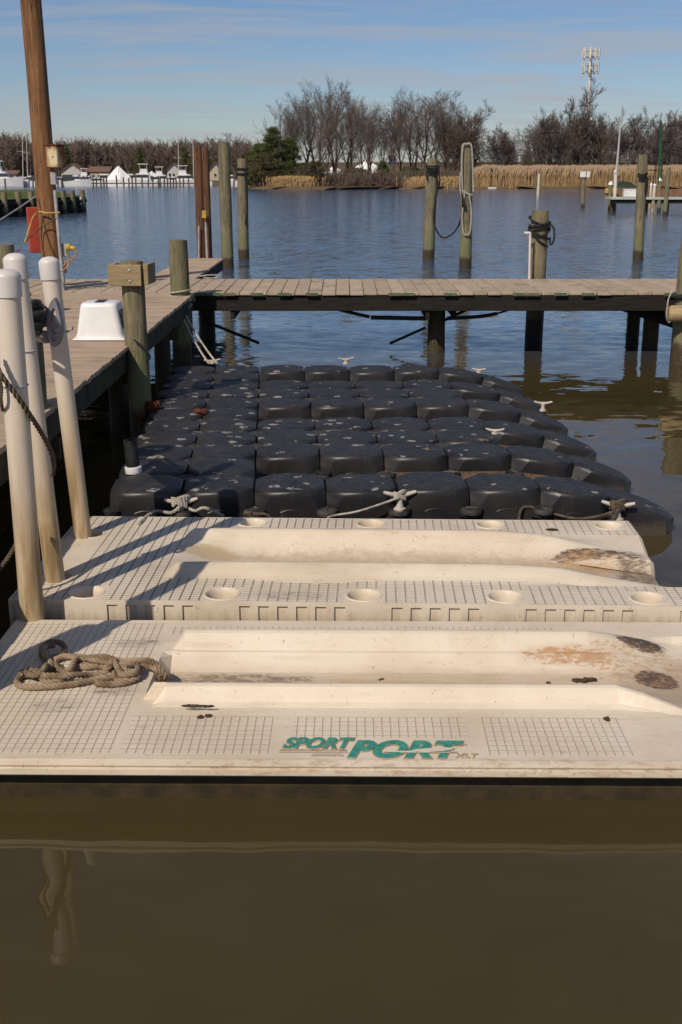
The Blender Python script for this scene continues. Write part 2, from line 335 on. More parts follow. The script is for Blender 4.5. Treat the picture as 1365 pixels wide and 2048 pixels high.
LANDM = m_simple('brown winter ground', (0.13, 0.095, 0.06), (0.08, 0.06, 0.04), 0.95, 0.1, 0.3, 0.1)

def m_water():
    t = NT('muddy creek water'); p = t.pos(); s = t.xyz(p)
    y = s[1]
    far = t.step(y, 12.0, 34.0)
    mid = t.step(y, 6.5, 12.0)
    def slope(v, scale, det, rough, amp):
        """wave slopes taken straight from a vector noise, so that they do not fade with distance"""
        k = t.n('ShaderNodeTexNoise'); t.l(v, k.inputs['Vector']); k.inputs['Scale'].default_value = scale; k.inputs['Detail'].default_value = det; k.inputs['Roughness'].default_value = rough
        a = t.n('ShaderNodeVectorMath'); a.operation = 'SUBTRACT'; t.l(k.outputs[1], a.inputs[0]); a.inputs[1].default_value = (.5, .5, .5)
        m = t.n('ShaderNodeVectorMath'); m.operation = 'SCALE'; t.l(a.outputs[0], m.inputs[0]); t.put(m.inputs['Scale'], amp)
        return m.outputs[0]
    def add(a, b):
        k = t.n('ShaderNodeVectorMath'); k.operation = 'ADD'; t.l(a, k.inputs[0]); t.l(b, k.inputs[1]); return k.outputs[0]
    gust = t.step(t.noise(t.map(p, (0.03, 0.09, 1)), 1.0, 4, 0.6), 0.30, 0.70)
    v = slope(t.map(p, (1.0, 1.7, 1)), 2.0, 2, 0.5, 0.085)
    v = add(v, slope(t.map(p, (1.0, 2.6, 1), rot=(0, 0, R(8))), 3.6, 3, 0.55, t.math('MULTIPLY', mid, 0.10)))
    v = add(v, slope(t.map(p, (1.0, 2.4, 1), rot=(0, 0, R(-10))), 2.6, 7, 0.80, t.math('MULTIPLY', far, t.math('ADD', 0.85, t.math('MULTIPLY', gust, 0.18)))))
    f = t.n('ShaderNodeVectorMath'); f.operation = 'MULTIPLY'; t.l(v, f.inputs[0]); f.inputs[1].default_value = (0.9, 1.0, 0.0)
    u = t.n('ShaderNodeVectorMath'); u.operation = 'ADD'; t.l(f.outputs[0], u.inputs[0]); u.inputs[1].default_value = (0, 0, 1)
    nn = t.n('ShaderNodeVectorMath'); nn.operation = 'NORMALIZE'; t.l(u.outputs[0], nn.inputs[0])
    m1 = t.noise(p, 0.35, 4, 0.5)
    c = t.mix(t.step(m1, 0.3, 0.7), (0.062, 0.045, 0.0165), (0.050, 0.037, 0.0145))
    c = t.mix(t.step(y, 13.5, 19.0), c, (0.041, 0.072, 0.132))  # blue in the base colour beyond the pier paints in the sky's reflection
    t.b.inputs['IOR'].default_value = 1.333
    return t.fin(c, t.math('ADD', 0.015, t.math('MULTIPLY', far, 0.10)), nn.outputs[0], 0.5)
WATER = m_water()

# ------------------------------------------------------------------ mesh helper
class MB:
    def __init__(s): s.v = []; s.f = []; s.m = []; s.a = []; s.sm = []; s.var = 0.0; s.mi = 0; s.smooth = False
    def vert(s, p): s.v.append((p[0], p[1], p[2])); return len(s.v) - 1
    def face(s, idx, mi=None, smooth=None):
        s.f.append(tuple(idx)); s.m.append(s.mi if mi is None else mi); s.a.append(s.var); s.sm.append(s.smooth if smooth is None else smooth)
    def quad(s, a, b, c, d, mi=None):
        i = len(s.v)
        for p in (a, b, c, d): s.vert(p)
        s.face((i, i + 1, i + 2, i + 3), mi)
    def box(s, c, d, rot=None, mi=None, bev=0.0, rz=0.0):
        """box with chamfered edges"""
        M = Matrix.Rotation(rz, 3, 'Z') if rot is None else rot
        hx, hy, hz = d[0] / 2, d[1] / 2, d[2] / 2; c = Vector(c)
        if bev <= 0:
            i = len(s.v)
            for z in (-hz, hz):
                for (x, y) in ((-hx, -hy), (hx, -hy), (hx, hy), (-hx, hy)): s.vert(c + M @ Vector((x, y, z)))
            for q in ((0, 3, 2, 1), (4, 5, 6, 7), (0, 1, 5, 4), (1, 2, 6, 5), (2, 3, 7, 6), (3, 0, 4, 7)): s.face([i + k for k in q], mi)
            return
        b = min(bev, hx * .9, hy * .9, hz * .9)
        rings = []
        for (z, ins) in ((-hz, b), (-hz + b, 0), (hz - b, 0), (hz, b)):
            r = []
            x0, y0 = hx - ins, hy - ins
            pts = [(-x0 + b, -y0), (x0 - b, -y0), (x0, -y0 + b), (x0, y0 - b), (x0 - b, y0), (-x0 + b, y0), (-x0, y0 - b), (-x0, -y0 + b)]
            for (x, y) in pts: r.append(s.vert(c + M @ Vector((x, y, z))))
            rings.append(r)
        for a, bq in zip(rings, rings[1:]):
            for k in range(8): s.face((a[k], a[(k + 1) % 8], bq[(k + 1) % 8], bq[k]), mi)
        s.face(rings[0][::-1], mi); s.face(rings[-1], mi)
    def tube(s, pts, rad, n=8, cap=True, mi=None, smooth=True, twist=0.0):
        pts = [Vector(p) for p in pts]; L = len(pts)
        if not isinstance(rad, (list, tuple)): rad = [rad] * L
        t0 = (pts[1] - pts[0]).normalized()
        up = Vector((0, 0, 1)) if abs(t0.z) < 0.9 else Vector((0, 1, 0))
        nx = t0.cross(up).normalized(); rings = []
        for i in range(L):
            t = (pts[min(i + 1, L - 1)] - pts[max(i - 1, 0)])
            if t.length < 1e-9: t = t0
            t.normalize()
            nx = (nx - t * nx.dot(t))
            if nx.length < 1e-6: nx = t.orthogonal()
            nx.normalize(); ny = t.cross(nx)
            r = []
            for k in range(n):
                a = 2 * math.pi * k / n + twist * i
                r.append(s.vert(pts[i] + (nx * math.cos(a) + ny * math.sin(a)) * rad[i]))
            rings.append(r)
        for a, b in zip(rings, rings[1:]):
            for k in range(n): s.face((a[k], a[(k + 1) % n], b[(k + 1) % n], b[k]), mi, smooth)
        if cap and n > 2: s.face(rings[0][::-1], mi, False); s.face(rings[-1], mi, False)
    def lathe(s, prof, c=(0, 0, 0), n=20, axis=None, mi=None, smooth=True, cap=True):
        """prof: (radius, height) list along axis"""
        c = Vector(c); q = Matrix.Identity(3) if axis is None else Vector((0, 0, 1)).rotation_difference(Vector(axis)).to_matrix()
        rings = []
        for (r, h) in prof:
            rings.append([s.vert(c + q @ Vector((r * math.cos(2 * math.pi * k / n), r * math.sin(2 * math.pi * k / n), h))) for k in range(n)])
        for a, b in zip(rings, rings[1:]):
            for k in range(n): s.face((a[k], a[(k + 1) % n], b[(k + 1) % n], b[k]), mi, smooth)
        if cap: s.face(rings[0][::-1], mi, False); s.face(rings[-1], mi, False)
    def prism(s, poly, d0, d1, fn, mi=None):
        """extrude 2D polygon; fn(x, y, d) -> point"""
        a = [s.vert(fn(x, y, d0)) for x, y in poly]; b = [s.vert(fn(x, y, d1)) for x, y in poly]; n = len(poly)
        s.face(a[::-1], mi); s.face(b, mi)
        for k in range(n): s.face((a[k], a[(k + 1) % n], b[(k + 1) % n], b[k]), mi)
    def build(s, name, mats, parent=None, loc=(0, 0, 0), origin=None):
        if origin is not None:
            ox, oy, oz = origin; vv = [(x - ox, y - oy, z - oz) for x, y, z in s.v]
        else: vv = s.v
        me = bpy.data.meshes.new(name); me.from_pydata(vv, [], s.f)
        if not isinstance(mats, (list, tuple)): mats = [mats]
        for m in mats: me.materials.append(m)
        me.polygons.foreach_set('material_index', s.m); me.polygons.foreach_set('use_smooth', s.sm)
        if any(s.a):
            at = me.attributes.new('var', 'FLOAT', 'FACE'); at.data.foreach_set('value', s.a)
        me.update()
        if any(s.sm): me.set_sharp_from_angle(angle=R(38))
        o = bpy.data.objects.new(name, me); COL.objects.link(o)
        if parent is not None:
            o.parent = parent
            if origin is not None: o.location = Vector(origin) - parent.location
            else: o.location = -parent.location if parent.get('_w') else Vector(loc)
        else: o.location = origin if origin is not None else loc
        return o

def tag(o, label=None, cat=None, group=None, kind=None):
    if label: o['label'] = label
    if cat: o['category'] = cat
    if group: o['group'] = group
    if kind: o['kind'] = kind
    return o
def thing(name, label, cat, loc=(0, 0, 0), group=None):
    """Empty; children are built in world coordinates and re-based by build()"""
    o = bpy.data.objects.new(name, None); COL.objects.link(o); o.location = loc; o.empty_display_size = 0.2
    o['_w'] = 1
    return tag(o, label, cat, group)
def copy_thing(src, loc, rz=0.0, scale=None, label=None, group=None):
    r = src.copy(); COL.objects.link(r); r.location = loc; r.rotation_euler = (0, 0, rz)
    if scale: r.scale = scale if isinstance(scale, (tuple, list)) else (scale,) * 3
    if label: r['label'] = label
    if group: r['group'] = group
    for ch in list(src.children):
        c = ch.copy(); COL.objects.link(c); c.parent = r
        for g in list(ch.children):
            d = g.copy(); COL.objects.link(d); d.parent = c
    return r
def smooth_path(pts, per=8, closed=False):
    pts = [Vector(p) for p in pts]; out = []; n = len(pts)
    for i in range(n - 1):
        p0 = pts[max(i - 1, 0)]; p1 = pts[i]; p2 = pts[i + 1]; p3 = pts[min(i + 2, n - 1)]
        for k in range(per):
            t = k / per; t2 = t * t; t3 = t2 * t
            out.append(0.5 * ((2 * p1) + (p2 - p0) * t + (2 * p0 - 5 * p1 + 4 * p2 - p3) * t2 + (3 * p1 - p0 - 3 * p2 + p3) * t3))
    out.append(pts[-1]); return out
def resample(pts, step):
    out = [pts[0].copy()]; acc = 0.0
    for a, b in zip(pts, pts[1:]):
        d = (b - a).length; 
        if d < 1e-9: continue
        t = step - acc
        while t <= d: out.append(a + (b - a) * (t / d)); t += step
        acc = (acc + d) % step
    return out
def rope(mb, pts, r, step=None, pitch=None, strands=3, n=7):
    """laid rope of three twisted strands along a path"""
    step = step or r * 0.55; pitch = pitch or r * 4.6
    c = resample([Vector(p) for p in pts], step)
    if len(c) < 3: return
    t0 = (c[1] - c[0]).normalized(); nx = t0.orthogonal().normalized(); fr = []
    for i in range(len(c)):
        t = (c[min(i + 1, len(c) - 1)] - c[max(i - 1, 0)]).normalized()
        nx = (nx - t * nx.dot(t)).normalized(); fr.append((nx.copy(), t.cross(nx)))
    for k in range(strands):
        path = []
        for i, p in enumerate(c):
            a = 2 * math.pi * (i * step / pitch + k / strands)
            path.append(p + (fr[i][0] * math.cos(a) + fr[i][1] * math.sin(a)) * r * 0.54)
        mb.tube(path, r * 0.50, n)

# ================================================================== SETTING
w = MB(); ys = [-12, 0, 5, 10, 20, 40, 80, 160, 320, 700, 1500]; xs = [-900, -300, -100, -30, -8, 0, 8, 30, 100, 300, 900]
for i in range(len(ys) - 1):
    for j in range(len(xs) - 1):
        w.quad((xs[j], ys[i], 0), (xs[j + 1], ys[i], 0), (xs[j + 1], ys[i + 1], 0), (xs[j], ys[i + 1], 0))
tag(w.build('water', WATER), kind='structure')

def land(name, outline, ztop, mat, shore=2.5, zb=-1.0):
    """ground sheet: an outline with a sloping muddy bank"""
    mb = MB(); n = len(outline); c = Vector((sum(p[0] for p in outline) / n, sum(p[1] for p in outline) / n, 0))
    rings = []
    for (off, z) in ((0, zb), (0.0, 0.02), (shore, ztop * 0.6), (shore * 2.2, ztop)):
        r = []
        for (x, y) in outline:
            d = (c - Vector((x, y, 0))); d.z = 0; d.normalize()
            r.append(mb.vert((x + d.x * off, y + d.y * off, z)))
        rings.append(r)
    for a, b in zip(rings, rings[1:]):
        for k in range(n): mb.face((a[k], a[(k + 1) % n], b[(k + 1) % n], b[k]))
    mb.face(rings[-1])
    return tag(mb.build(name, mat), kind='structure')
random.seed(3)
# wooded point in the middle and the reed shore to the right
def wob(pts, sub=6, amp=0.8):
    out = []
    for a, b in zip(pts, pts[1:]):
        for k in range(sub):
            t = k / sub; out.append((a[0] + (b[0] - a[0]) * t + random.uniform(-amp, amp) * 0.6, a[1] + (b[1] - a[1]) * t + random.uniform(-amp, amp)))
    out.append(pts[-1]); return out
YP = 224.0
front = wob([P(468, 377.5).to_tuple()[:2], P(560, 378.5).to_tuple()[:2], P(640, 380).to_tuple()[:2], P(760, 378.5).to_tuple()[:2], P(930, 377.8).to_tuple()[:2], P(1150, 378).to_tuple()[:2], P(1365, 378).to_tuple()[:2], P(1700, 378).to_tuple()[:2]], 9, 1.2)
land('shore', front + [(140, 420), (60, 420), (-14, 330), (-20, 270)], .45, SHORE, 1.2)
far_front = wob([(-420, 300), (-180, 292), (-120, 290), (-60, 286), (-26, 285), (10, 300), (120, 420), (420, 460)], 5, 1.0)
land('ground', far_front + [(600, 900), (-600, 900)], 1.3, LANDM, 3.0)
hb = MB()                                        # low rise under the far wood
hx = [-460 + 20 * i for i in range(47)]
rows = [(330, 1.0), (345, 4.0), (365, 6.0), (420, 7.0)]
idx = [[hb.vert((x * (1 + (yy - 330) / 500), yy, z + (mnoise.noise(Vector((x * 0.01, z, 0))) * 0.8 if z > 1 else 0))) for x in hx] for yy, z in rows]
for a, b in zip(idx, idx[1:]):
    for k in range(len(hx) - 1): hb.face((a[k], a[k + 1], b[k + 1], b[k]))
tag(hb.build('hill', LANDM), kind='structure')

# ================================================================== WHITE FLOATING DOCKS
def profile_eval(keys, x):
    """keys: list of (x, [(y, z), ...]) -> interpolated knot list"""
    if x <= keys[0][0]: return keys[0][1]
    for (xa, ka), (xb, kb) in zip(keys, keys[1:]):
        if xa <= x <= xb:
            t = (x - xa) / (xb - xa)
            return [(a[0] + (b[0] - a[0]) * t, a[1] + (b[1] - a[1]) * t) for a, b in zip(ka, kb)]
    return keys[-1][1]
def loft(mb, keys, xs, matfn, skip=()):
    cols = []
    for x in xs: cols.append([(x, y, z) for y, z in profile_eval(keys, x)])
    K = len(cols[0])
    ids = [[mb.vert(p) for p in c] for c in cols]
    for i in range(len(xs) - 1):
        for k in range(K - 1):
            a, b, c, d = cols[i][k], cols[i + 1][k], cols[i + 1][k + 1], cols[i][k + 1]
            cx = (a[0] + b[0]) / 2; cy = (a[1] + b[1] + c[1] + d[1]) / 4; zs = (a[2], b[2], c[2], d[2])
            if any(abs(cx - hx_) < r and abs(cy - hy_) < r for hx_, hy_, r in skip): continue
            mb.face((ids[i][k], ids[i + 1][k], ids[i + 1][k + 1], ids[i][k + 1]), matfn(cx, cy, max(zs) - min(zs)), False)
    return cols
def well(mb, x, y, z, half, r, depth, mg=1):
    """square tread cell with a round socket sunk in it"""
    n = 32; sq = []; ci = []
    for k in range(n):
        a = 2 * math.pi * k / n; ca, sa = math.cos(a), math.sin(a); m = max(abs(ca), abs(sa))
        sq.append(mb.vert((x + half * ca / m, y + half * sa / m, z))); ci.append(mb.vert((x + (r + .016) * ca, y + (r + .016) * sa, z)))
    rr = [[mb.vert((x + q * math.cos(2 * math.pi * k / n), y + q * math.sin(2 * math.pi * k / n), z + dz)) for k in range(n)]
          for q, dz in ((r + .012, .004), (r + .004, .003), (r - .004, -.006), (r - .008, -.03), (r - .012, -depth))]
    rings = [sq, ci] + rr
    for q, (a, b) in enumerate(zip(rings, rings[1:])):
        for k in range(n): mb.face((a[k], a[(k + 1) % n], b[(k + 1) % n], b[k]), 0, q > 0)
    mb.face(rr[-1], 0)

# ---- near dock
ta = thing('floating_dock', 'cream jet ski port float with green lettering, in front, coiled rope lying on it', 'floating dock', (0.3, 4.6, 0))
Z = 0.20
flat = [3.915, 3.96, 4.10, 4.28, 4.36, 4.385, 4.42, 4.435, 4.455, 4.50, 4.60, 4.72, 4.80, 4.88, 4.945, 4.957, 4.972, 5.025, 5.04, 5.06, 5.08, 5.11, 5.16, 5.26, 5.34]
run_ = [Z, Z, Z, Z, Z, .215, .270, .276, .272, .20, .125, .10, .105, .125, .180, .193, .197, .262, .270, .270, .262, Z, Z, Z, Z]
def prof_a(s, dz=0.0, wid=0.0):
    out = []
    for y, z in zip(flat, run_):
        zz = Z + (z - Z) * s
        if 4.36 < y < 5.11: zz += dz
        yy = y + (-wid if 4.36 <= y < 4.62 else (wid * 0.4 if 4.88 < y < 5.16 else 0))
        out.append((yy, zz))
    return out
def prof_ramp(s, dz, wy):
    """right end: ridges splay apart and the cradle runs down to the water"""
    out = []
    for y, z in zip(flat, run_):
        zz = z; yy = y
        if y > 4.37 and y < 5.11:
            f = math.sin(math.pi * (y - 4.36) / 0.75)
            zz = z * (1 - s) + (0.20 - dz * (0.35 + 0.65 * f)) * s
        if 4.36 <= y <= 4.46: yy = y - wy * (0.75 if y < 4.37 else 1.0)
        if 4.50 <= y <= 4.60: yy = y - wy * 0.6
        if 4.945 <= y <= 5.11: yy = y + wy * 0.35
        out.append((min(max(yy, 3.915), 5.34), zz))
    return out
flatp = [(y, Z) for y in flat]
halfend = []
for y, z in zip(flat, run_):
    halfend.append((y, z if 4.46 < y < 4.95 and z < Z else Z))
keysA = [(-0.89, flatp), (-0.865, flatp), (-0.845, [(y, Z if not (4.50 <= y <= 4.90) else Z) for y in flat]), (-0.80, [(y, (Z if y < 4.44 or y > 4.95 else z)) for y, z in zip(flat, run_)]),
         (-0.745, prof_a(1.0)), (1.17, prof_a(1.0)), (1.28, prof_ramp(0.25, 0.03, 0.03)), (1.60, prof_ramp(0.8, 0.12, 0.13)), (2.1, prof_ramp(1.0, 0.26, 0.22)), (2.3, prof_ramp(1.0, 0.30, 0.24))]
panels = [(-1.60, -0.89, 3.96, 5.30), (-0.86, -0.275, 3.96, 4.28), (-0.19, 0.515, 4.10, 4.28), (0.58, 1.15, 3.96, 4.28), (-0.86, 1.05, 5.16, 5.26)]
def mat_a(x, y, dz):
    if dz > 0.004: return 0
    for x0, x1, y0, y1 in panels:
        if x0 < x < x1 and y0 < y < y1: return 1
    return 0
mb = MB()
xsA = [-0.89, -0.865, -0.86, -0.845, -0.80, -0.745, -0.5, -0.275, -0.19, 0, 0.25, 0.515, 0.58, 0.8, 1.05, 1.15, 1.17, 1.20, 1.24, 1.28, 1.34, 1.4, 1.5, 1.6, 1.75, 1.9, 2.1, 2.3]
loft(mb, keysA, xsA, mat_a)
# flat left part
ysl = [3.915, 3.96, 5.30, 5.34]; xsl = [-1.645, -1.60, -0.89]
for i in range(2):
    for k in range(3):
        mb.quad((xsl[i], ysl[k], Z), (xsl[i + 1], ysl[k], Z), (xsl[i + 1], ysl[k + 1], Z), (xsl[i], ysl[k + 1], Z), mat_a((xsl[i] + xsl[i + 1]) / 2, (ysl[k] + ysl[k + 1]) / 2, 0))
deckA = mb.build('deck_shell', [DA, DAG], ta)
mb = MB()
# rolled rim round the edge: upper lip and lower band
def rim(x0, x1, y0, y1):
    for (dx, dz0, dz1) in ((0.0, 0, 0),):
        pass
    secs = [(0.0, Z), (0.012, Z - 0.006), (0.016, Z - 0.020), (0.010, Z - 0.030), (0.020, Z - 0.034), (0.022, Z - 0.056), (0.014, Z - 0.064), (-0.05, Z - 0.066)]
    loops = []
    for off, z in secs:
        loops.append([mb.vert(p) for p in ((x0 - off, y0 - off, z), (x1 + off, y0 - off, z), (x1 + off, y1 + off, z), (x0 - off, y1 + off, z))])
    for a, b in zip(loops, loops[1:]):
        for k in range(4): mb.face((a[k], b[k], b[(k + 1) % 4], a[(k + 1) % 4]), 0, True)
rim(-1.645, 2.3, 3.915, 5.34)
mb.build('rim', DA, ta)
mb = MB(); pr = [(0, .136), (-.01, .06), (.0, -.05), (.03, -.35)]
x0, x1, y0, y1 = -1.58, 2.26, 3.975, 5.29; loops = []
for off, z in pr: loops.append([mb.vert(p) for p in ((x0 + off, y0 + off, z), (x1 - off, y0 + off, z), (x1 - off, y1 - off, z), (x0 + off, y1 - off, z))])
for a, b in zip(loops, loops[1:]):
    for k in range(4): mb.face((a[k], b[k], b[(k + 1) % 4], a[(k + 1) % 4]))
hull = mb.build('hull', HULLA, ta)

def text_mesh(body, size, shear, loc, mat, name, parent, sx=1.0, off=0.0, ext=0.0015, sp=1.0):
    c = bpy.data.curves.new(name, 'FONT'); c.body = body; c.size = size; c.shear = shear; c.offset = off; c.extrude = ext; c.space_character = sp
    tmp = bpy.data.objects.new(name, c); COL.objects.link(tmp)
    dg = bpy.context.evaluated_depsgraph_get(); me = bpy.data.meshes.new_from_object(tmp.evaluated_get(dg))
    bpy.data.objects.remove(tmp)
    me.materials.clear(); me.materials.append(mat)
    for v in me.vertices: v.co = Vector((v.co.x * sx, v.co.y, v.co.z))
    o = bpy.data.objects.new(name, me); COL.objects.link(o); o.parent = parent; o.location = Vector(loc) - parent.location
    return o
text_mesh('SPORT', 0.118, 0.35, (-0.224, 4.002, Z + .0058), TEAL, 'lettering', ta, 0.735, 0.004)
text_mesh('SPORT', 0.118, 0.35, (-0.224, 4.002, Z + .0035), BRPRINT, 'lettering_outline', ta, 0.735, 0.0075)
text_mesh('PORT', 0.178, 0.35, (0.030, 3.935, Z + .0058), TEAL, 'lettering', ta, 0.88, 0.008, sp=1.07)
text_mesh('PORT', 0.178, 0.35, (0.030, 3.935, Z + .0035), BRPRINT, 'lettering_outline', ta, 0.88, 0.0115, sp=1.07)
text_mesh('XLT', 0.046, 0.3, (0.447, 3.934, Z + .003), BRPRINT, 'lettering', ta, 1.0, 0.0006)
text_mesh('TM', 0.022, 0.0, (0.470, 4.03, Z + .003), BRPRINT, 'lettering', ta, 1.0, 0.0)
mb = MB()                                        # shoreline scribble, underline and the little jet ski of the emblem
def strip(pts, wd, z=Z + .0032, q=0):
    for a, b in zip(pts, pts[1:]):
        a = Vector((*a, z)); b = Vector((*b, z)); d = (b - a).normalized(); nn = Vector((-d.y, d.x, 0)) * wd / 2
        mb.quad(a - nn, b - nn, b + nn, a + nn, q)
random.seed(5)
for pts, wd in (([(-0.235, 3.972), (0.035, 3.970)], .004), ([(-0.235, 3.984), (0.03, 3.982)], .003), ([(-0.232 + 0.022 * i, 3.990 + random.uniform(-.004, .006)) for i in range(13)], .003),
                ([(0.19, 3.972), (0.46, 3.972)], .004), ([(0.19, 3.98), (0.46, 3.98)], .003), ([(-0.11, 3.945), (0.02, 3.945)], .003), ([(-0.105, 3.953), (0.015, 3.953)], .0018), ([(-0.10, 3.960), (0.01, 3.960)], .0018)):
    mb = MB(); strip(pts, wd); mb.build('emblem_line', BRPRINT, ta)
mb = MB()
jet = [(0.27, 3.976), (0.30, 3.990), (0.33, 3.996), (0.36, 3.999), (0.375, 4.008), (0.39, 4.020), (0.40, 4.012), (0.42, 4.006), (0.45, 4.003), (0.44, 3.990), (0.40, 3.978), (0.34, 3.970)]
mb.prism(jet, Z + .0078, Z + .0085, lambda x, y, d: (x, y, d))
mb.prism([(0.17, 3.968), (0.30, 3.968), (0.30, 3.976), (0.17, 3.976)], Z + .0078, Z + .0085, lambda x, y, d: (x, y, d))
mb.prism([(0.235, 3.966), (0.43, 3.966), (0.43, 3.971), (0.235, 3.971)], Z + .0070, Z + .0077, lambda x, y, d: (x, y, d))
mb.build('emblem', DA, ta)
ta.rotation_euler = (0, 0, R(-0.6))

# ---- second dock
tb = thing('floating_dock', 'cream jet ski float with round sockets between the lettered float and the black cubes', 'floating dock', (0.1, 6.2, 0))
ZB = 0.25
fb = [5.46, 5.475, 5.68, 5.75, 5.815, 5.85, 5.90, 5.915, 5.94, 6.02, 6.12, 6.25, 6.38, 6.44, 6.50, 6.545, 6.56, 6.585, 6.64, 6.66, 6.76, 6.95, 6.965]
zb_ = [ZB, ZB, ZB, ZB, ZB, .275, .308, .312, .306, .21, .165, .155, .165, .185, .25, .292, .300, .300, .262, ZB, ZB, ZB, ZB]
def prof_b(s, bulge=0.0, end=0.0):
    out = []
    for y, z in zip(fb, zb_):
        yy = y
        if 5.76 < y <= 5.86: yy = y - bulge
        if 5.89 < y < 5.95: yy = y + bulge * 0.05
        zz = ZB + (z - ZB) * s
        if end > 0:
            if 5.81 < y < 6.65: zz = zz * (1 - end) + end * (0.13 if 5.95 < y < 6.5 else 0.20)
            if 5.80 < y < 5.95: yy = y - 0.06 * end
            if 6.40 < y < 6.65: yy = y - 0.16 * end
        out.append((yy, zz))
    return out
def prof_open(s):                               # gentle scooped start of the cradle at the left
    return [(y, (Z_ if (Z_ > ZB and s > 0.999) else (ZB + (Z_ - ZB) * s))) for y, Z_ in zip(fb, zb_)]
flatb = [(y, ZB) for y in fb]
keysB = [(-1.0, flatb), (-0.965, flatb), (-0.90, [(y, ZB + (z - ZB) * (0.9 if z > ZB else 0.10)) for y, z in zip(fb, zb_)]),
         (-0.62, [(y, ZB + (z - ZB) * (1.0 if z > ZB else 0.75)) for y, z in zip(fb, zb_)]), (-0.48, prof_b(1, 0.01)), (-0.3, prof_b(1, 0.045)), (-0.12, prof_b(1, 0.07)), (0.05, prof_b(1, 0.045)), (0.22, prof_b(1, 0.01)),
         (0.5, prof_b(1, 0.0)), (0.9, prof_b(1.0, 0.0)), (1.2, prof_b(1, 0.02, 0.15)), (1.5, prof_b(1, 0.03, 0.6)), (1.80, prof_b(1, 0.04, 1.0))]
holesF = [(-1.32, 5.578), (-0.606, 5.578), (0.137, 5.578), (0.872, 5.578), (1.61, 5.578)]
holesB = [(-0.58, 6.855), (0.17, 6.855), (0.92, 6.855), (1.66, 6.855)]
def mat_b(x, y, dz):
    if dz > 0.004: return 0
    if y < 5.475 or y > 6.95: return 0
    if x > -0.9 and 5.9 < y < 6.70 and not (x < -0.95): return 0
    return 1
mb = MB(); xsB = {-1.0, -0.965, -0.90, -0.85, -0.8, -0.72, -0.62, -0.48, -0.39, -0.3, -0.21, -0.12, -0.03, 0.05, 0.13, 0.22, 0.36, 0.5, 0.7, 1.0, 1.1, 1.2, 1.3, 1.4, 1.5, 1.6, 1.7, 1.8}
skip = []
for x, y in holesF[1:]: xsB |= {x - 0.1025, x + 0.1025}; skip.append((x, y, 0.1))
for x, y in holesB: xsB |= {x - 0.095, x + 0.095}; skip.append((x, y, 0.094))
xsB = sorted(x for x in xsB if x <= 1.8)
fin_b = [x for i, x in enumerate(xsB) if i == 0 or x - xsB[i - 1] > 0.004]
loft(mb, keysB, fin_b, mat_b, skip)
for x, y in holesF[1:]: well(mb, x, 5.5775, ZB, 0.1025, 0.083, 0.10)
for x, y in holesB: well(mb, x, 6.855, ZB, 0.095, 0.08, 0.10)
# left flat deck with sockets where the white pipes stand
lx = [-1.70, -1.645, -1.435, -1.4225, -1.2175, -1.0]; ly = [5.46, 5.475, 5.68, 5.705, 5.915, 6.485, 6.695, 6.95, 6.965]
LH = [(-1.32, 5.5775, .1025, .083), (-1.54, 5.81, .105, .075), (-1.54, 6.59, .105, .072), (-1.32, 6.8225, 0, 0)]
for i in range(len(lx) - 1):
    for k in range(len(ly) - 1):
        cx = (lx[i] + lx[i + 1]) / 2; cy = (ly[k] + ly[k + 1]) / 2
        if any(abs(cx - h[0]) < h[2] and abs(cy - h[1]) < h[2] for h in LH if h[2]): continue
        mi = 1 if 5.475 < cy < 6.95 and not (6.0 < cy < 6.4 and cx < -1.43) else 0
        mb.quad((lx[i], ly[k], ZB), (lx[i + 1], ly[k], ZB), (lx[i + 1], ly[k + 1], ZB), (lx[i], ly[k + 1], ZB), mi)
for h in LH:
    if h[2]: well(mb, h[0], h[1], ZB, h[2], h[3], 0.12)
# front wing that runs on past the cradle
for (x0, x1) in ((1.8, 1.85), (1.85, 2.4)):
    for (y0, y1) in ((5.46, 5.475), (5.475, 5.68), (5.68, 5.75)):
        mb.quad((x0, y0, ZB), (x1, y0, ZB), (x1, y1, ZB), (x0, y1, ZB), 0 if y0 == 5.46 else 1)
mb.build('deck_shell', [DB, DBG], tb)
# sides with moulded slots
mb = MB()
def slotted(x0, x1, y, pitch=0.098, wslot=0.056, gaps=()):
    x = x0; top = ZB; ys_, yr = y, y + 0.012
    def q(a, b, za, zb2, yy): mb.quad((a, yy, za), (b, yy, za), (b, yy, zb2), (a, yy, zb2))
    q(x0, x1, top - 0.022, top, y - 0.0)
    while x < x1 - 1e-6:
        xe = min(x + pitch, x1); sl = not any(g0 < x + pitch / 2 < g1 for g0, g1 in gaps)
        if sl and xe - x > wslot:
            a, b = x + (pitch - wslot) / 2, x + (pitch + wslot) / 2
            q(x, a, -0.3, top - 0.022, y); q(b, xe, -0.3, top - 0.022, y); q(a, b, -0.3, top - 0.026, yr)
            mb.quad((a, y, top - .022), (b, y, top - .022), (b, yr, top - .026), (a, yr, top - .026))
            mb.quad((a, y, -.3), (a, yr, -.3), (a, yr, top - .026), (a, y, top - .022)); mb.quad((b, yr, -.3), (b, y, -.3), (b, y, top - .022), (b, yr, top - .026))
        else: q(x, xe, -0.3, top - 0.022, y)
        x = xe
slotted(-1.70, 2.40, 5.46, gaps=[(h - 0.12, h + 0.12) for h, _ in holesF] + [(1.5, 1.72)])
mb.quad((-1.70, 6.965, -.3), (-1.70, 5.46, -.3), (-1.70, 5.46, ZB), (-1.70, 6.965, ZB))
mb.quad((1.80, 6.965, -.3), (-1.70, 6.965, -.3), (-1.70, 6.965, ZB), (1.80, 6.965, ZB))
mb.quad((2.40, 5.46, -.3), (2.40, 5.75, -.3), (2.40, 5.75, ZB), (2.40, 5.46, ZB))
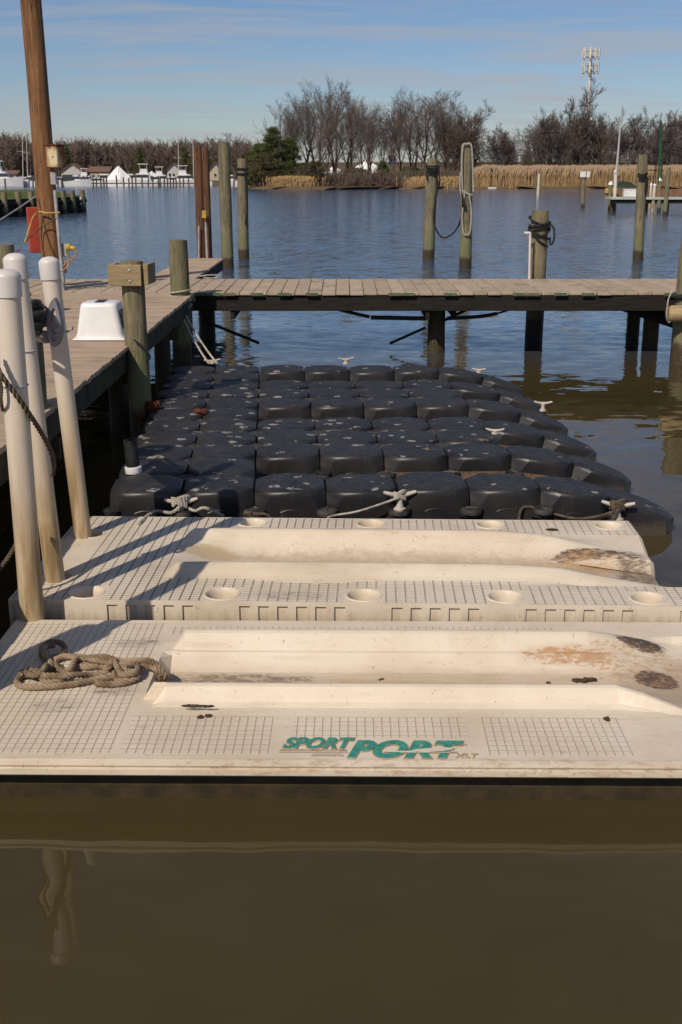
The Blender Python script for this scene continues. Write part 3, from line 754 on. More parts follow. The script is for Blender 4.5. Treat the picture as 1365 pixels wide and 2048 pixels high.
mb.quad((2.40, 5.75, -.3), (1.80, 5.75, -.3), (1.80, 5.75, ZB), (2.40, 5.75, ZB))
endp = [(y, z) for y, z in profile_eval(keysB, 1.8) if y >= 5.75]
for (ya, za), (yb2, zb3) in zip(endp, endp[1:]):          # rounded stern of the cradle
    pr = [(1.8, 0), (1.822, -.02), (1.835, -.06), (1.84, -.45)]
    for (xa, da), (xb, db) in zip(pr, pr[1:]): mb.face([mb.vert(p) for p in ((xa, ya, za + da), (xb, ya, za + db), (xb, yb2, zb3 + db), (xa, yb2, zb3 + da))], 0, True)
mb.build('side_skirt', DB, tb)
tb.rotation_euler = (0, 0, R(-1.7))

# ================================================================== BLACK CUBE DOCK
TH = R(3.5); TH2 = R(1.4); PITX = 0.487; PIT = 0.482; ORG = Vector((-1.555, 7.30, 0))
ex = Vector((math.cos(TH2), math.sin(TH2), 0)) * (PITX / PIT); ey = Vector((-math.sin(TH), math.cos(TH), 0))
tcub = thing('cube_dock', 'black floating dock made of linked plastic cubes with white cleats', 'floating dock', tuple(ORG))
ZC = 0.33
def cube_mesh(name, mats, lowmi=0):
    mb = MB(); hs = 0.2395
    def octo(ins, ch):
        h = hs - ins; return [(-h + ch, -h), (h - ch, -h), (h, -h + ch), (h, h - ch), (h - ch, h), (-h + ch, h), (-h, h - ch), (-h, -h + ch)]
    rings = []
    for z, ins, ch in ((-0.40, 0.02, .055), (-0.36, 0.002, .058), (-0.20, 0.0, .058), (-0.175, 0.0, .058), (-0.115, 0.0, .060), (-0.085, 0.0, .075), (-0.040, 0.0, .100), (-0.016, 0.003, .108), (-0.005, 0.010, .110), (0.0, 0.022, .108)):
        rings.append((z, [mb.vert((x, y, z)) for x, y in octo(ins, ch)]))
    for (za, a), (zb2, b) in zip(rings, rings[1:]):
        mi = lowmi if zb2 <= -0.11 else 0
        for k in range(8): mb.face((a[k], a[(k + 1) % 8], b[(k + 1) % 8], b[k]), mi, za > -0.1)
    mid = [mb.vert((x * 0.55, y * 0.55, 0.004)) for x, y in octo(0.05, .09)]; top = rings[-1][1]
    for k in range(8): mb.face((top[k], top[(k + 1) % 8], mid[(k + 1) % 8], mid[k]), 0, False)
    mb.face(mid, 0, False); mb.face(rings[0][1][::-1], 0)
    # hand hold pressed in the side: a shallow raised rib on the front and back
    for sgn in (-1, 1):
        mb.tube([(x, sgn * 0.236, -0.150 + 0.018 * (1 - (x / 0.07) ** 2)) for x in [-0.07, -0.05, -0.025, 0, 0.025, 0.05, 0.07]], 0.006, 6)
    # lugs at the four corners
    for sx_ in (-1, 1):
        for sy_ in (-1, 1):
            zl = -0.13 if sx_ * sy_ > 0 else -0.165
            mb.lathe([(0.058, zl - 0.022), (0.066, zl - 0.018), (0.066, zl + 0.006), (0.058, zl + 0.010)], (sx_ * 0.226, sy_ * 0.226, 0), 14)
    o = mb.build(name, mats); me = o.data; bpy.data.objects.remove(o); return me
me_c = cube_mesh('float_cube', [CUBE, CUBE], 1); me_m = cube_mesh('float_cube', [CUBE, CUBEM], 1)
pinmb = MB(); pinmb.lathe([(0.001, -0.020), (0.052, -0.020), (0.070, -0.026), (0.074, -0.036), (0.072, -0.055), (0.045, -0.06), (0.03, -0.10)], (0, 0, 0), 20)
pinmb.tube([(-0.04, 0, -0.017), (0.04, 0, -0.017)], 0.008, 6)
o_ = pinmb.build('connector_pin', PINM); me_pin = o_.data; bpy.data.objects.remove(o_)
present = {}
for r_ in range(11):
    for c_ in range(8):
        if c_ < 2: ok = True
        elif r_ in (1, 5, 9): ok = False
        elif r_ == 3: ok = c_ < 6
        elif r_ == 7: ok = c_ < 6
        elif r_ == 10: ok = c_ < 8
        else: ok = True
        if ok: present[(r_, c_)] = 1
random.seed(11)
def cube_pose(r_, c_):
    dz = 0.0; tilt = 0.0
    if c_ == 6 and r_ not in (3, 7): dz = -0.035; tilt = 0.15
    if c_ == 7: dz = -0.155; tilt = 0.33
    if r_ == 10 and c_ >= 5: dz -= 0.0
    return dz, tilt
for (r_, c_) in sorted(present):
    dz, tilt = cube_pose(r_, c_)
    muddy = (r_ in (2, 10) and c_ >= 4) or (r_ == 4 and c_ >= 6)
    o = bpy.data.objects.new('float_cube', me_m if muddy else me_c); COL.objects.link(o); o.parent = tcub
    lp = ex * (PIT * (c_ + .5) - (0.01 if c_ == 7 else 0)) + ey * (PIT * (r_ + .5)) + Vector((0, 0, ZC + dz + random.uniform(-.006, .006)))
    o.location = lp; o.rotation_euler = (random.uniform(-.012, .012), tilt + random.uniform(-.008, .008), TH + random.uniform(-.008, .008))
for r_ in range(0, 12):
    for c_ in range(0, 9):
        nb = [(r_ - 1, c_ - 1), (r_ - 1, c_), (r_, c_ - 1), (r_, c_)]
        k = [q for q in nb if q in present]
        if len(k) < 2 or c_ in (0,): continue
        if c_ >= 8: continue
        full = len(k) == 4
        z = ZC - (0.0 if full and c_ < 7 else 0.105)
        if c_ == 7: z -= 0.10
        o = bpy.data.objects.new('connector_pin', me_pin); COL.objects.link(o); o.parent = tcub
        o.location = ex * (PIT * c_) + ey * (PIT * r_) + Vector((0, 0, z)); o.rotation_euler = (0, 0, random.uniform(0, 3.1))

def cleat(parent, loc, rz, s=1.0, ped=0.09, tilt=0.0, name='cleat'):
    mb = MB()
    mb.lathe([(0.040, 0.0), (0.040, 0.012), (0.026, 0.022), (0.020, ped * 0.6), (0.024, ped)], (0, 0, 0), 14)
    pts = [(-0.105, 0, ped + .030), (-0.085, 0, ped + .024), (-0.05, 0, ped + .014), (0, 0, ped + .008), (0.05, 0, ped + .014), (0.085, 0, ped + .024), (0.105, 0, ped + .030)]
    mb.tube(pts, [0.010, 0.0125, 0.015, 0.018, 0.015, 0.0125, 0.010], 10)
    o = mb.build(name, CLEATM); o.parent = parent; o.location = Vector(loc) - parent.location; o.rotation_euler = (tilt, 0, rz); o.scale = (s,) * 3
    return o
def grid_pt(c_, r_, z): return ORG + ex * (PIT * c_) + ey * (PIT * r_) + Vector((0, 0, z))
cleatpts = {}
for (c_, r_, z, rz, nm) in ((1, -0.04, .16, .15, 'a'), (4, -0.04, .20, .1, 'b'), (7.02, -0.06, .12, -.25, 'c')):
    p = grid_pt(c_, r_, z); cleatpts[nm] = p; cleat(tcub, p, rz, 1.05, 0.09)
cleat(tcub, P(425, 727, ZC + .005), 0.35, 0.9, 0.02); cleat(tcub, P(692, 728, ZC - .01), 0.2, 0.85, 0.05)
cleat(tcub, P(958, 745, ZC - .03), -0.1, 0.72, 0.03); cleat(tcub, P(1086, 822, ZC - .20), -0.1, 0.85, 0.08); cleat(tcub, P(990, 868, ZC + .0), -0.15, 0.72, 0.03)

# black pipe stub in its white collar
p = P(268, 944, ZC); ts = thing('pipe_stub', 'open black plastic pipe stub in a white collar standing on the black cubes', 'pipe', tuple(p))
mb = MB(); mb.lathe([(0.047, 0.02), (0.047, 0.235), (0.040, 0.235), (0.040, 0.02)], tuple(p), 24, (-0.06, 0, 1)); mb.build('pipe', BLACKR, ts)
mb = MB(); mb.lathe([(0.058, -0.005), (0.060, 0.0), (0.060, 0.04), (0.050, 0.043)], tuple(p), 24, (-0.06, 0, 1)); mb.build('collar', WHITE, ts)

# dried crusts and mud lumps
def lump(name, label, cat, loc, dims, mat, seed, group=None, n=5):
    random.seed(seed); mb = MB()
    for q in range(n):
        cx = random.uniform(-.5, .5) * dims[0]; cy = random.uniform(-.4, .4) * dims[1]; r = random.uniform(.22, .42)
        N, M = 10, 6; rings = []
        for i in range(1, M):
            th = math.pi * i / M; rr = []
            for k in range(N):
                a = 2 * math.pi * k / N; j = 1 + 0.45 * mnoise.noise(Vector((math.cos(a) * 2 + seed, math.sin(a) * 2 + q, i)))
                rr.append(mb.vert((cx + r * dims[0] * math.sin(th) * math.cos(a) * j, cy + r * dims[1] * math.sin(th) * math.sin(a) * j, dims[2] * (0.45 + 0.5 * math.cos(th) * j))))
            rings.append(rr)
        for a, b in zip(rings, rings[1:]):
            for k in range(N): mb.face((a[k], b[k], b[(k + 1) % N], a[(k + 1) % N]), None, True)
        mb.face(rings[0]); mb.face(rings[-1][::-1])
    return tag(mb.build(name, mat, None, loc), label, cat, group)
lump('rusty_crust', 'reddish brown crumbled crust lying on the second cube column', 'debris', P(405, 828, ZC), (.10, .08, .05), RUSTM, 1)
lump('rusty_buoy', 'round rusty red brown lump against the base of the capped piling', 'debris', P(306, 823, ZC - .02), (.10, .09, .10), RUSTM, 2)
lump('rusty_chunk', 'small brown chunk hanging low in the shade beside the cube dock', 'debris', P(283, 842, ZC - .08), (.05, .05, .08), RUSTM, 8)
lump('mud_clump', 'long dark mud clump on the front ramp rail of the near float', 'debris', P(398, 1415, .222), (.10, .018, .012), MUDM, 3, 'mud clumps on the floats')
lump('mud_clump', 'small oval mud clump just below the long one on the near float', 'debris', P(408, 1435, .201), (.045, .025, .012), MUDM, 4, 'mud clumps on the floats')
lump('mud_clump', 'dark mud clump on the right of the near cradle under the rust stain', 'debris', P(1170, 1364, .11), (.07, .03, .02), MUDM, 5, 'mud clumps on the floats')
lump('mud_clump', 'tiny mud speck in the middle of the near cradle', 'debris', P(763, 1362, .103), (.025, .02, .015), MUDM, 6, 'mud clumps on the floats')
lump('mud_clump', 'dark mud clump at the corner of the right tread panel', 'debris', P(1217, 1440, .201), (.03, .025, .014), MUDM, 7, 'mud clumps on the floats')
lump('mud_clump', 'flat dark mud clump at the back edge of the second float', 'debris', P(1098, 1060, .251), (.08, .03, .012), MUDM, 9, 'mud clumps on the floats')
lump('mud_clump', 'little mud clump in the near cradle left of the big dark one', 'debris', P(1098, 1369, .104), (.022, .02, .014), MUDM, 12, 'mud clumps on the floats')

# ================================================================== ROPE COIL ON THE NEAR DOCK
def cpath(pts, z0=0.2): return smooth_path([P(x, y, z0 + h) for x, y, h in pts], 10)
mb = MB(); rr = 0.0150
rope(mb, cpath([(84, 1312, .02), (84, 1296, .03), (100, 1284, .035), (122, 1286, .035), (130, 1298, .03), (122, 1310, .02), (100, 1315, .02), (88, 1308, .045), (92, 1294, .05), (112, 1290, .05)]), rr * 0.95)
rope(mb, cpath([(88, 1314, .018), (100, 1322, .018), (104, 1335, .02), (85, 1346, .02), (55, 1348, .018), (38, 1356, .018), (36, 1368, .018), (60, 1374, .018), (110, 1372, .018), (160, 1366, .018), (205, 1356, .020), (250, 1352, .018), (284, 1350, .02)]), rr)
rope(mb, cpath([(110, 1320, .02), (135, 1312, .025), (170, 1316, .05), (210, 1314, .055), (240, 1322, .05), (270, 1322, .05), (300, 1322, .045), (318, 1334, .03), (328, 1350, .0), (334, 1362, -.06)]), rr)
rope(mb, cpath([(52, 1350, .03), (72, 1342, .035), (82, 1352, .03), (92, 1364, .02), (120, 1362, .02), (138, 1346, .03), (146, 1328, .045), (160, 1314, .05), (190, 1320, .05), (225, 1326, .045), (250, 1338, .05), (262, 1352, .03), (250, 1362, .02), (228, 1362, .02)]), rr)
rope(mb, cpath([(60, 1338, .02), (86, 1350, .045), (110, 1352, .04), (140, 1350, .05), (180, 1350, .02), (210, 1344, .03), (222, 1328, .06), (228, 1320, .065), (236, 1334, .055), (246, 1348, .05), (270, 1346, .05), (276, 1334, .045), (262, 1328, .06), (240, 1330, .06)]), rr)
rope(mb, cpath([(190, 1366, .02), (220, 1368, .018), (255, 1364, .018), (278, 1352, .025), (276, 1340, .03), (290, 1332, .03), (312, 1338, .03), (322, 1350, .0), (318, 1360, -.05)]), rr)
rope(mb, cpath([(112, 1326, .02), (120, 1338, .02), (134, 1342, .03), (150, 1332, .02), (175, 1334, .02), (205, 1332, .02), (225, 1340, .02), (230, 1356, .02)]), rr)
rope(mb, cpath([(95, 1330, .05), (84, 1344, .055), (66, 1350, .04), (46, 1344, .02), (40, 1352, .03)]), rr)
rope(mb, cpath([(150, 1322, .02), (165, 1326, .02), (200, 1324, .03), (235, 1328, .02), (268, 1330, .02), (285, 1326, .02)]), rr)
tag(mb.build('coiled_rope', ROPEM), 'pile of thick tan rope heaped on the left of the near cream float', 'rope')

# ================================================================== WHITE PIPES
def pvc_pipe(label, bx, by, bz, tx, ty, r, Y=None, topz=None):
    b = P(bx, by, bz) if Y is None else PD(bx, by, Y); t = PD(tx, ty, b.y)
    d = (t - b).normalized(); L = (t - b).length
    b0 = b - d * (0.10 if Y is None else 1.0); b_ = tuple(b0)
    th_ = thing('white_pipe', label, 'pipe', b_, 'white capped pipes at the left end of the floats')
    mb = MB(); mb.tube([b0, t - d * 0.05], r, 32); mb.build('pipe', PVC, th_)
    mb = MB(); mb.lathe([(r + .001, -0.125), (r + .007, -0.122), (r + .0075, -0.03), (r + .004, -0.018), (r * .85, -0.006), (r * .5, 0.003), (0.002, 0.006)], tuple(t), 32, tuple(d)); mb.build('cap', PVCCAP, th_)
    return th_, b, t
pipe1, b1, t1 = pvc_pipe('frontmost white capped pipe, in the gap between the two cream floats', 66, 1240, .15, 12, 540, .060, Y=5.39)
pipe2, b2, t2 = pvc_pipe('middle white capped pipe, half hidden behind the frontmost one', 111, 1160, .25, 29, 508, .053)
pipe3, b3, t3 = pvc_pipe('rearmost white capped pipe, the one with a grey hook beside it', 167, 1073, .25, 97, 515, .0515)
mb = MB()                                        # wire clamps round the pipes
def band(mb, b, t, f, r, wr=0.004, ear=0.0):
    c = b + (t - b) * f; d = (t - b).normalized(); q = Vector((0, 0, 1)).rotation_difference(d).to_matrix()
    mb.tube([c + q @ Vector((r * math.cos(a), r * math.sin(a), 0)) for a in [2 * math.pi * k / 28 for k in range(29)]], wr, 6, False)
    if ear: mb.tube([c + q @ Vector((r, 0, 0)), c + q @ Vector((r + ear, 0.0, .015)), c + q @ Vector((r + ear, 0, .03))], wr * 1.4, 6)
band(mb, b1, t1, (1240 - 757) / 700, .0625, .0045); mb.build('clamp', GALV, pipe1)
mb = MB(); band(mb, b2, t2, (1160 - 690) / 652, .0555, .0045); mb.build('clamp', GALV, pipe2)
mb = MB(); band(mb, b3, t3, (1073 - 657) / 558, .054, .005, .035); mb.build('clamp', GALV, pipe3)
# the neighbours standing just left of the picture, seen in it by their shadow and reflection
q_b = Vector((-1.60, 4.45, .2)); q_t = Vector((-1.66, 4.45, 1.95))
th_ = thing('white_pipe', 'white capped pipe just outside the left edge, throwing its shadow on the near float', 'pipe', tuple(q_b - Vector((0, 0, 1))))
mb = MB(); mb.tube([q_b - Vector((0, 0, 1)), q_t], .058, 28); mb.build('pipe', PVC, th_)
mb = MB(); mb.lathe([(.059, -.1), (.066, -.1), (.066, -.02), (.04, 0.01), (.002, .016)], tuple(q_t), 28); mb.build('cap', PVCCAP, th_)

# old line draped across the pipes
mb = MB()
pts = [PD(-25, 690, 5.25), PD(0, 745, 5.25), PD(25, 780, 5.28), PD(48, 812, 5.32), PD(70, 845, 5.4), PD(90, 878, 5.55), PD(103, 905, 5.62), PD(108, 930, 5.66), PD(104, 955, 5.66)]
rope(mb, smooth_path(pts, 8), .013, pitch=.10)
rope(mb, smooth_path([PD(-5, 740, 5.3), PD(3, 775, 5.3), PD(2, 800, 5.3), PD(6, 822, 5.35)], 6), .009)
rope(mb, smooth_path([PD(48, 1030, 5.6), PD(38, 1075, 5.5), PD(20, 1110, 5.45), PD(-10, 1150, 5.45)], 6), .012)
tag(mb.build('draped_rope', ROPED), 'grimy brown rope draped across the front of the white pipes', 'rope')

# ================================================================== PILINGS
def pile_mesh(mb, b, t, r, n=18, seed=0, flat=True):
    b = Vector(b); t = Vector(t); d = (t - b); L = d.length; N = max(6, int(L / 0.25)); pts = []; rad = []
    rings = []
    q = Vector((0, 0, 1)).rotation_difference(d.normalized()).to_matrix()
    for i in range(N + 1):
        f = i / N; c = b + d * f + Vector((mnoise.noise(Vector((f * 3, seed, 0))), mnoise.noise(Vector((f * 3, seed, 5))), 0)) * r * 0.10
        rr_ = r * (1.06 - 0.09 * f) * (1 + 0.03 * mnoise.noise(Vector((f * 6, seed, 9))))
        if i == N: rr_ *= 0.95
        rings.append([mb.vert(c + q @ Vector((math.cos(2 * math.pi * k / n), math.sin(2 * math.pi * k / n), 0)) * rr_ * (1 + 0.035 * mnoise.noise(Vector((k * 1.3, seed, f * 1.2))))) for k in range(n)])
    for a, b2_ in zip(rings, rings[1:]):
        for k in range(n): mb.face((a[k], a[(k + 1) % n], b2_[(k + 1) % n], b2_[k]), None, True)
    mb.face(rings[-1])
def piling(label, x, y, z, r, mat, lean=(0, 0), group='mooring pilings', seed=0, name='piling', cat='piling'):
    mb = MB(); b = (x, y, -1.5); pile_mesh(mb, b, (x + lean[0], y + lean[1], z), r, seed=seed)
    return tag(mb.build(name, mat, None, origin=(x, y, -1.5)), label, cat, group)
def piling_px(label, bx, by, tx, ty, wpx, mat, seed=0, name='piling', group='mooring pilings', zb=0.0, cat='piling', n=14):
    """base pixel at height zb, top pixel in the same depth plane, width in photo pixels"""
    b = P(bx, by, zb); t = PD(tx, ty, b.y); r = wpx / 2 * (b.y * math.cos(PITCH) + (CAMH - 1.2) * math.sin(PITCH)) / FPX
    d = (t - b).normalized(); b_ = b - d * (0.8 + zb); mb = MB(); pile_mesh(mb, b_, t, r, n, seed)
    o = mb.build(name, mat, None, origin=tuple(b_)); tag(o, label, cat, group); return o, b, t, r
# beside the walkway
X0 = -1.93
piling('mossy piling directly behind the white pipes', -2.07, 7.45, 1.58, .115, PILEG, seed=1, group='pilings along the walkway')
cap_pile = piling('thick piling with a timber block bolted round its top', -1.85, 10.4, 1.62, .105, PILE, (-.02, 0), seed=2, group='pilings along the walkway')
piling('piling with rope wound round it at the corner of walkway and pier', -2.07, 14.85, 1.57, .125, PILEG, seed=3, group='pilings along the walkway')
piling('piling rising behind the caps of the white pipes', -3.62, 12.6, 1.64, .122, PILE, (-.03, 0), seed=4, group='pilings along the walkway')
piling('piling just left of the picture beside the walkway', -2.07, 3.75, 1.75, .12, PILEG, seed=5, group='pilings along the walkway')
# timber block round the capped piling
mb = MB(); c = PD(262, 549, 10.36)
bx_ = thing('timber_block', 'squared timber block bolted around the top of the thick piling', 'timber block', (c.x, c.y, c.z))
mb.var = .1; mb.box((c.x - .035, 10.27, c.z), (.295, .045, .185), bev=.004, rz=R(-3)); mb.var = .5; mb.box((c.x + .155, 10.43, c.z + .005), (.045, .31, .18), bev=.004, rz=R(-3))
mb.var = .3; mb.box((c.x - .165, 10.43, c.z), (.045, .27, .18), bev=.004, rz=R(-3)); mb.build('board', BLOCKW, bx_)
mb = MB()
for dz in (-.05, .045):
    mb.lathe([(.013, 0), (.013, .004), (.008, .008), (.002, .009)], (c.x + .01, 10.245, c.z + dz), 10, (0, -1, 0))
mb.build('bolt', GALV, bx_)
# open-water pilings
piling_px('tall pale green piling right of the brown timber', 456, 537, 448, 285, 24, PILE, 11)
o, b, t, r = piling_px('shorter piling with a black strap, right of the tall green one', 488, 518, 485, 317, 21, PILE, 12)
mb = MB(); band(mb, b, t, .90, r * 1.08, .03); band(mb, b, t, .85, r * 1.08, .03); mb.tube([b + (t - b) * .9 + Vector((r * .6, -r, 0)), b + (t - b) * .5 + Vector((r * .9, -r, 0)), b + (t - b) * .35 + Vector((r * .5, -r, 0))], .025, 6)
tag(mb.build('strap_rope', ROPEB), 'black rope strapped on the shorter piling near the brown timber', 'rope')
o, b4, t4, r4 = piling_px('piling with black webbing on its head, left of the looped one', 857, 519, 866, 318, 23, PILE, 13)
o, b5, t5, r5 = piling_px('tall piling hung with a long cream rope loop', 931, 537, 934, 289, 24, PILE, 14)
o, b7, t7, r7 = piling_px('right hand piling with a black strap near its head', 1276, 521, 1287, 310, 20, PILE, 15)
piling_px('thin piling standing in front of the far right dock', 1330, 432, 1338, 335, 9, PILE, 16)
# short thick pile directly behind the pier
b6 = Vector(((1077 - 682.5) * 17.0 / FPX, 17.55, 0)); t6z = PD(1080, 421, 17.55).z
piling('short stout piling behind the pier wrapped in black rope', b6.x, b6.y, t6z, .135, PILE, (0.03, 0), seed=21)
# right edge pile in front of the pier
p8 = PD(1362, 640, 14.85); piling('stout piling at the right edge with a fender log tied on', p8.x + .05, 14.85, PD(1362, 478, 14.85).z, .165, PILE, (.03, 0), seed=22)
# brown double timber at the end of the finger
mb = MB(); q0 = PD(410, 520, 22.0); zt = PD(410, 293, 22.0).z
tw = thing('timber_pile', 'reddish brown double timber pile at the end of the finger dock', 'piling', (q0.x, 22.0, 0))
pile_mesh(mb, (q0.x - .055, 22, -1.5), (q0.x - .06, 22, zt), .085, 12, 31); pile_mesh(mb, (q0.x + .075, 22.02, -1.5), (q0.x + .06, 22.02, zt - .02), .08, 12, 32); mb.build('timber', PILEB, tw)
mb = MB(); c = PD(410, 440, 21.85); mb.tube([PD(415, 520, 21.85), PD(412, 445, 21.85)], .022, 10); mb.tube([PD(398, 520, 21.85), PD(398, 452, 21.85)], .016, 8); mb.build('conduit', GALV, tw)
mb = MB(); mb.box(PD(409, 429, 21.82), (.085, .06, .14), bev=.01); mb.build('outlet_box', YELM, tw)

# ---- ropes on those piles
def loop_rope(label, mat, r, paths, name='mooring_rope'):
    mb = MB()
    for p in paths: rope(mb, smooth_path(p, 8), r, step=r * 1.5, n=5)
    return tag(mb.build(name, mat), label, 'rope')
def q5(x, y, o=.2): return PD(x, y, b5.y - o)
loop_rope('cream rope loop hanging down the tall piling', ROPEG, .025, [
    [q5(927, 400), q5(924, 340), q5(926, 292), q5(933, 288), q5(943, 291), q5(946, 340), q5(947, 385)],
    [q5(924, 395), q5(920, 370), q5(922, 342)], [q5(925, 380), q5(936, 388), q5(946, 390)],
    [q5(930, 385), q5(925, 430), q5(928, 465), q5(935, 470), q5(941, 460), q5(943, 420), q5(938, 388)]])
def q4(x, y, o=.2): return PD(x, y, b4.y - o)
mbk = []
for k in range(4):
    yy = 331 + k * 4; mbk.append([q4(853, yy), q4(866, yy + 2, .26), q4(880, yy)])
mbk += [[q4(872, 335), q4(876, 370), q4(872, 400), q4(868, 440), q4(876, 465), q4(888, 476), q4(905, 468), q4(918, 450), PD(926, 415, b5.y - .1), PD(924, 385, b5.y - .2)],
        [q4(874, 335), q4(880, 360), q4(874, 385), q4(870, 405)], [q4(856, 338), q4(853, 350), q4(856, 362)]]
loop_rope('black line slung between the black webbed piling and the looped piling', ROPEB, .03, mbk)
def q7(x, y, o=.2): return PD(x, y, b7.y - o)
loop_rope('black strap hanging on the right hand piling', ROPEB, .035, [[q7(1276, 347), q7(1285, 350, .25), q7(1296, 346)], [q7(1276, 352), q7(1285, 354, .25), q7(1296, 350)], [q7(1293, 348), q7(1295, 370), q7(1291, 395)], [q7(1291, 348), q7(1292, 370), q7(1290, 385)]])
pth = []
c6 = Vector((b6.x + .025, b6.y, 0))
for k, zz in enumerate((1.50, 1.555, 1.61, 1.66, 1.71, 1.58)):
    tl = (-.06, .05, .02, -.03, .06, .09)[k]
    pth.append([c6 + Vector((math.cos(a) * .155, math.sin(a) * .155, zz + tl * math.cos(a + k))) for a in [2 * math.pi * j / 14 for j in range(15)]])
pth += [[c6 + Vector((.15, -.1, 1.66)), c6 + Vector((.20, -.12, 1.58)), c6 + Vector((.20, -.12, 1.42)), c6 + Vector((.155, -.1, 1.36)), c6 + Vector((.15, -.1, 1.5))],
        [c6 + Vector((-.12, -.1, 1.55)), c6 + Vector((-.02, -.16, 1.42)), c6 + Vector((.14, -.1, 1.33))]]
loop_rope('black rope bundle round the short stout piling', ROPEB, .018, pth)
mb = MB(); mb.tube([PD(1059, 560, 17.3), PD(1061, 465, 17.3)], .018, 8); mb.tube([PD(1049, 466, 17.3), PD(1061, 466, 17.3)], .02, 8)
tag(mb.build('white_standpipe', PVCCAP), 'thin white water pipe beside the short stout piling', 'pipe')
# rope on the corner piling, going down to the cube dock
cc = Vector((-2.07, 14.85, 0)); pth = []
for k in range(5): pth.append([cc + Vector((math.cos(a) * .14, math.sin(a) * .14, .75 + .045 * k + .02 * math.sin(a * 1 + k * 2))) for a in [2 * math.pi * j / 14 for j in range(15)]])
endc = P(418, 727, ZC + .03)
pth += [[cc + Vector((-.02, -.145, .75)), cc.lerp(endc, .3) + Vector((0, 0, .62 - .30)), cc.lerp(endc, .6) + Vector((0, 0, .20)), endc],
        [cc + Vector((.03, -.145, .73)), cc.lerp(endc, .45) + Vector((0.02, 0, .36)), endc + Vector((.09, 0, 0))]]
for q in pth[-2:]:
    q[0] = Vector(q[0]); n_ = len(q)
    a = q[0]; b = q[-1]
    for i in range(1, n_ - 1): q[i] = a.lerp(b, i / (n_ - 1)) - Vector((0, 0, .04))
loop_rope('pale rope wound on the corner piling and tied down to the cube dock', ROPEG, .013, pth)

# ropes on the cube dock cleats
ca, cb_, cc_ = cleatpts['a'], cleatpts['b'], cleatpts['c']
def wrap(c, n=3, s=1.0):
    out = []
    for k in range(n):
        h = .085 + .012 * k
        out.append([c + Vector((x * s, y * s, h + z)) for x, y, z in ((-.05, -.03, .0), (-.02, -.045, .03), (.03, -.03, .045), (.05, .02, .03), (.0, .04, .01), (-.045, .02, .0), (-.05, -.02, .03), (0, -.045, .015), (.05, -.02, -.01))])
    return out
loop_rope('grey rope knotted on the left front cleat of the cube dock', ROPEG, .0125, wrap(ca) + [[ca + Vector((0, -.04, .09)), ca + Vector((-.06, -.06, .05)), ca + Vector((-.16, -.10, .07)), P(278, 1047, .26), P(268, 1053, .19)], [ca + Vector((.04, 0, .07)), ca + Vector((.10, -.05, .06)), ca + Vector((.17, -.08, .09)), ca + Vector((.3, -.06, .02))]])
loop_rope('thin tan rope tied from the middle front cleat down behind the float', ROPEG, .009, wrap(cb_, 2, .75) + [[cb_ + Vector((0, -.03, .10)), cb_ + Vector((-.10, -.06, .07)), cb_ + Vector((-.28, -.10, .02)), cb_ + Vector((-.42, -.12, .0)), P(655, 1036, .22)]])
loop_rope('brown rope looped from the right front cleat along the cubes', ROPED, .011, wrap(cc_, 3, .9) + [[cc_ + Vector((0, -.04, .09)), cc_ + Vector((-.12, -.05, .05)), cc_ + Vector((-.28, -.03, .02)), cc_ + Vector((-.45, 0, .05)), cc_ + Vector((-.6, .02, .09)), cc_ + Vector((-.66, -.02, .07)), cc_ + Vector((-.67, -.04, -.02))], [cc_ + Vector((-.02, -.05, .08)), cc_ + Vector((-.05, -.06, 0)), cc_ + Vector((-.05, -.06, -.06))]])
kn = P(493, 1030, .25)
loop_rope('small tan rope knot poking up behind the second float', ROPED, .012, [[kn + Vector((0, .06, -.08)), kn + Vector((-.01, .02, 0)), kn + Vector((.02, 0, .02)), kn + Vector((.04, .02, 0)), kn + Vector((.12, .05, -.01)), kn + Vector((.16, .08, -.06))]])

# ================================================================== WALKWAY AND PIER
DZ = 0.87
def walkway(name, label, x0, x1, y0, y1, along, pitch, seed, mats, jag=.006, parts=True):
    th_ = thing(name, label, 'dock', ((x0 + x1) / 2, (y0 + y1) / 2, 0)); random.seed(seed); mb = MB(); a0, a1 = (y0, y1) if along == 'x' else (x0, x1); p = a0
    while p < a1 - 0.02:
        wd = min(pitch * random.uniform(.96, 1.04), a1 - p); mb.var = random.uniform(.05, 1.0); z = DZ - .019 + random.uniform(-.003, .003); j0 = random.uniform(-jag, jag); j1 = random.uniform(-jag, jag)
        if along == 'x':
            mb.box(((x0 + x1 + j0 + j1) / 2, p + wd / 2, z), (x1 - x0 + j1 - j0, wd - .010, .038), bev=.003, rz=random.uniform(-.002, .002))
        else:
            mb.box((p + wd / 2, (y0 + y1 + j0 + j1) / 2, z), (wd - .010, y1 - y0 + j1 - j0, .038), bev=.003, rz=random.uniform(-.003, .003))
        p += wd
    mb.build('deck_boards', mats, th_)
    return th_
tw1 = walkway('walkway', 'weathered wooden walkway running away along the left side', -4.0, X0, 0.6, 15.22, 'x', .142, 41, DECKX)
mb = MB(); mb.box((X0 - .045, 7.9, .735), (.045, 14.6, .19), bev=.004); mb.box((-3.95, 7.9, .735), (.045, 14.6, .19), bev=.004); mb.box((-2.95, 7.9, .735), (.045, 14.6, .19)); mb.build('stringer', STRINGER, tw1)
mb = MB()
for y in (3.75, 7.45, 10.4, 14.85 - 1.5): mb = MB(); mb.box((-2.95, y + .16, .56), (2.05, .05, .15), bev=.004); mb.build('cross_beam', STRINGER, tw1)
mb = MB()
for y in (7.75, 10.72, 13.5):
    for x in (-2.12, -3.8): mb = MB(); pile_mesh(mb, (x, y, -1.5), (x, y, .60), .10, 12, int(y)); mb.build('support_post', PILED, tw1)
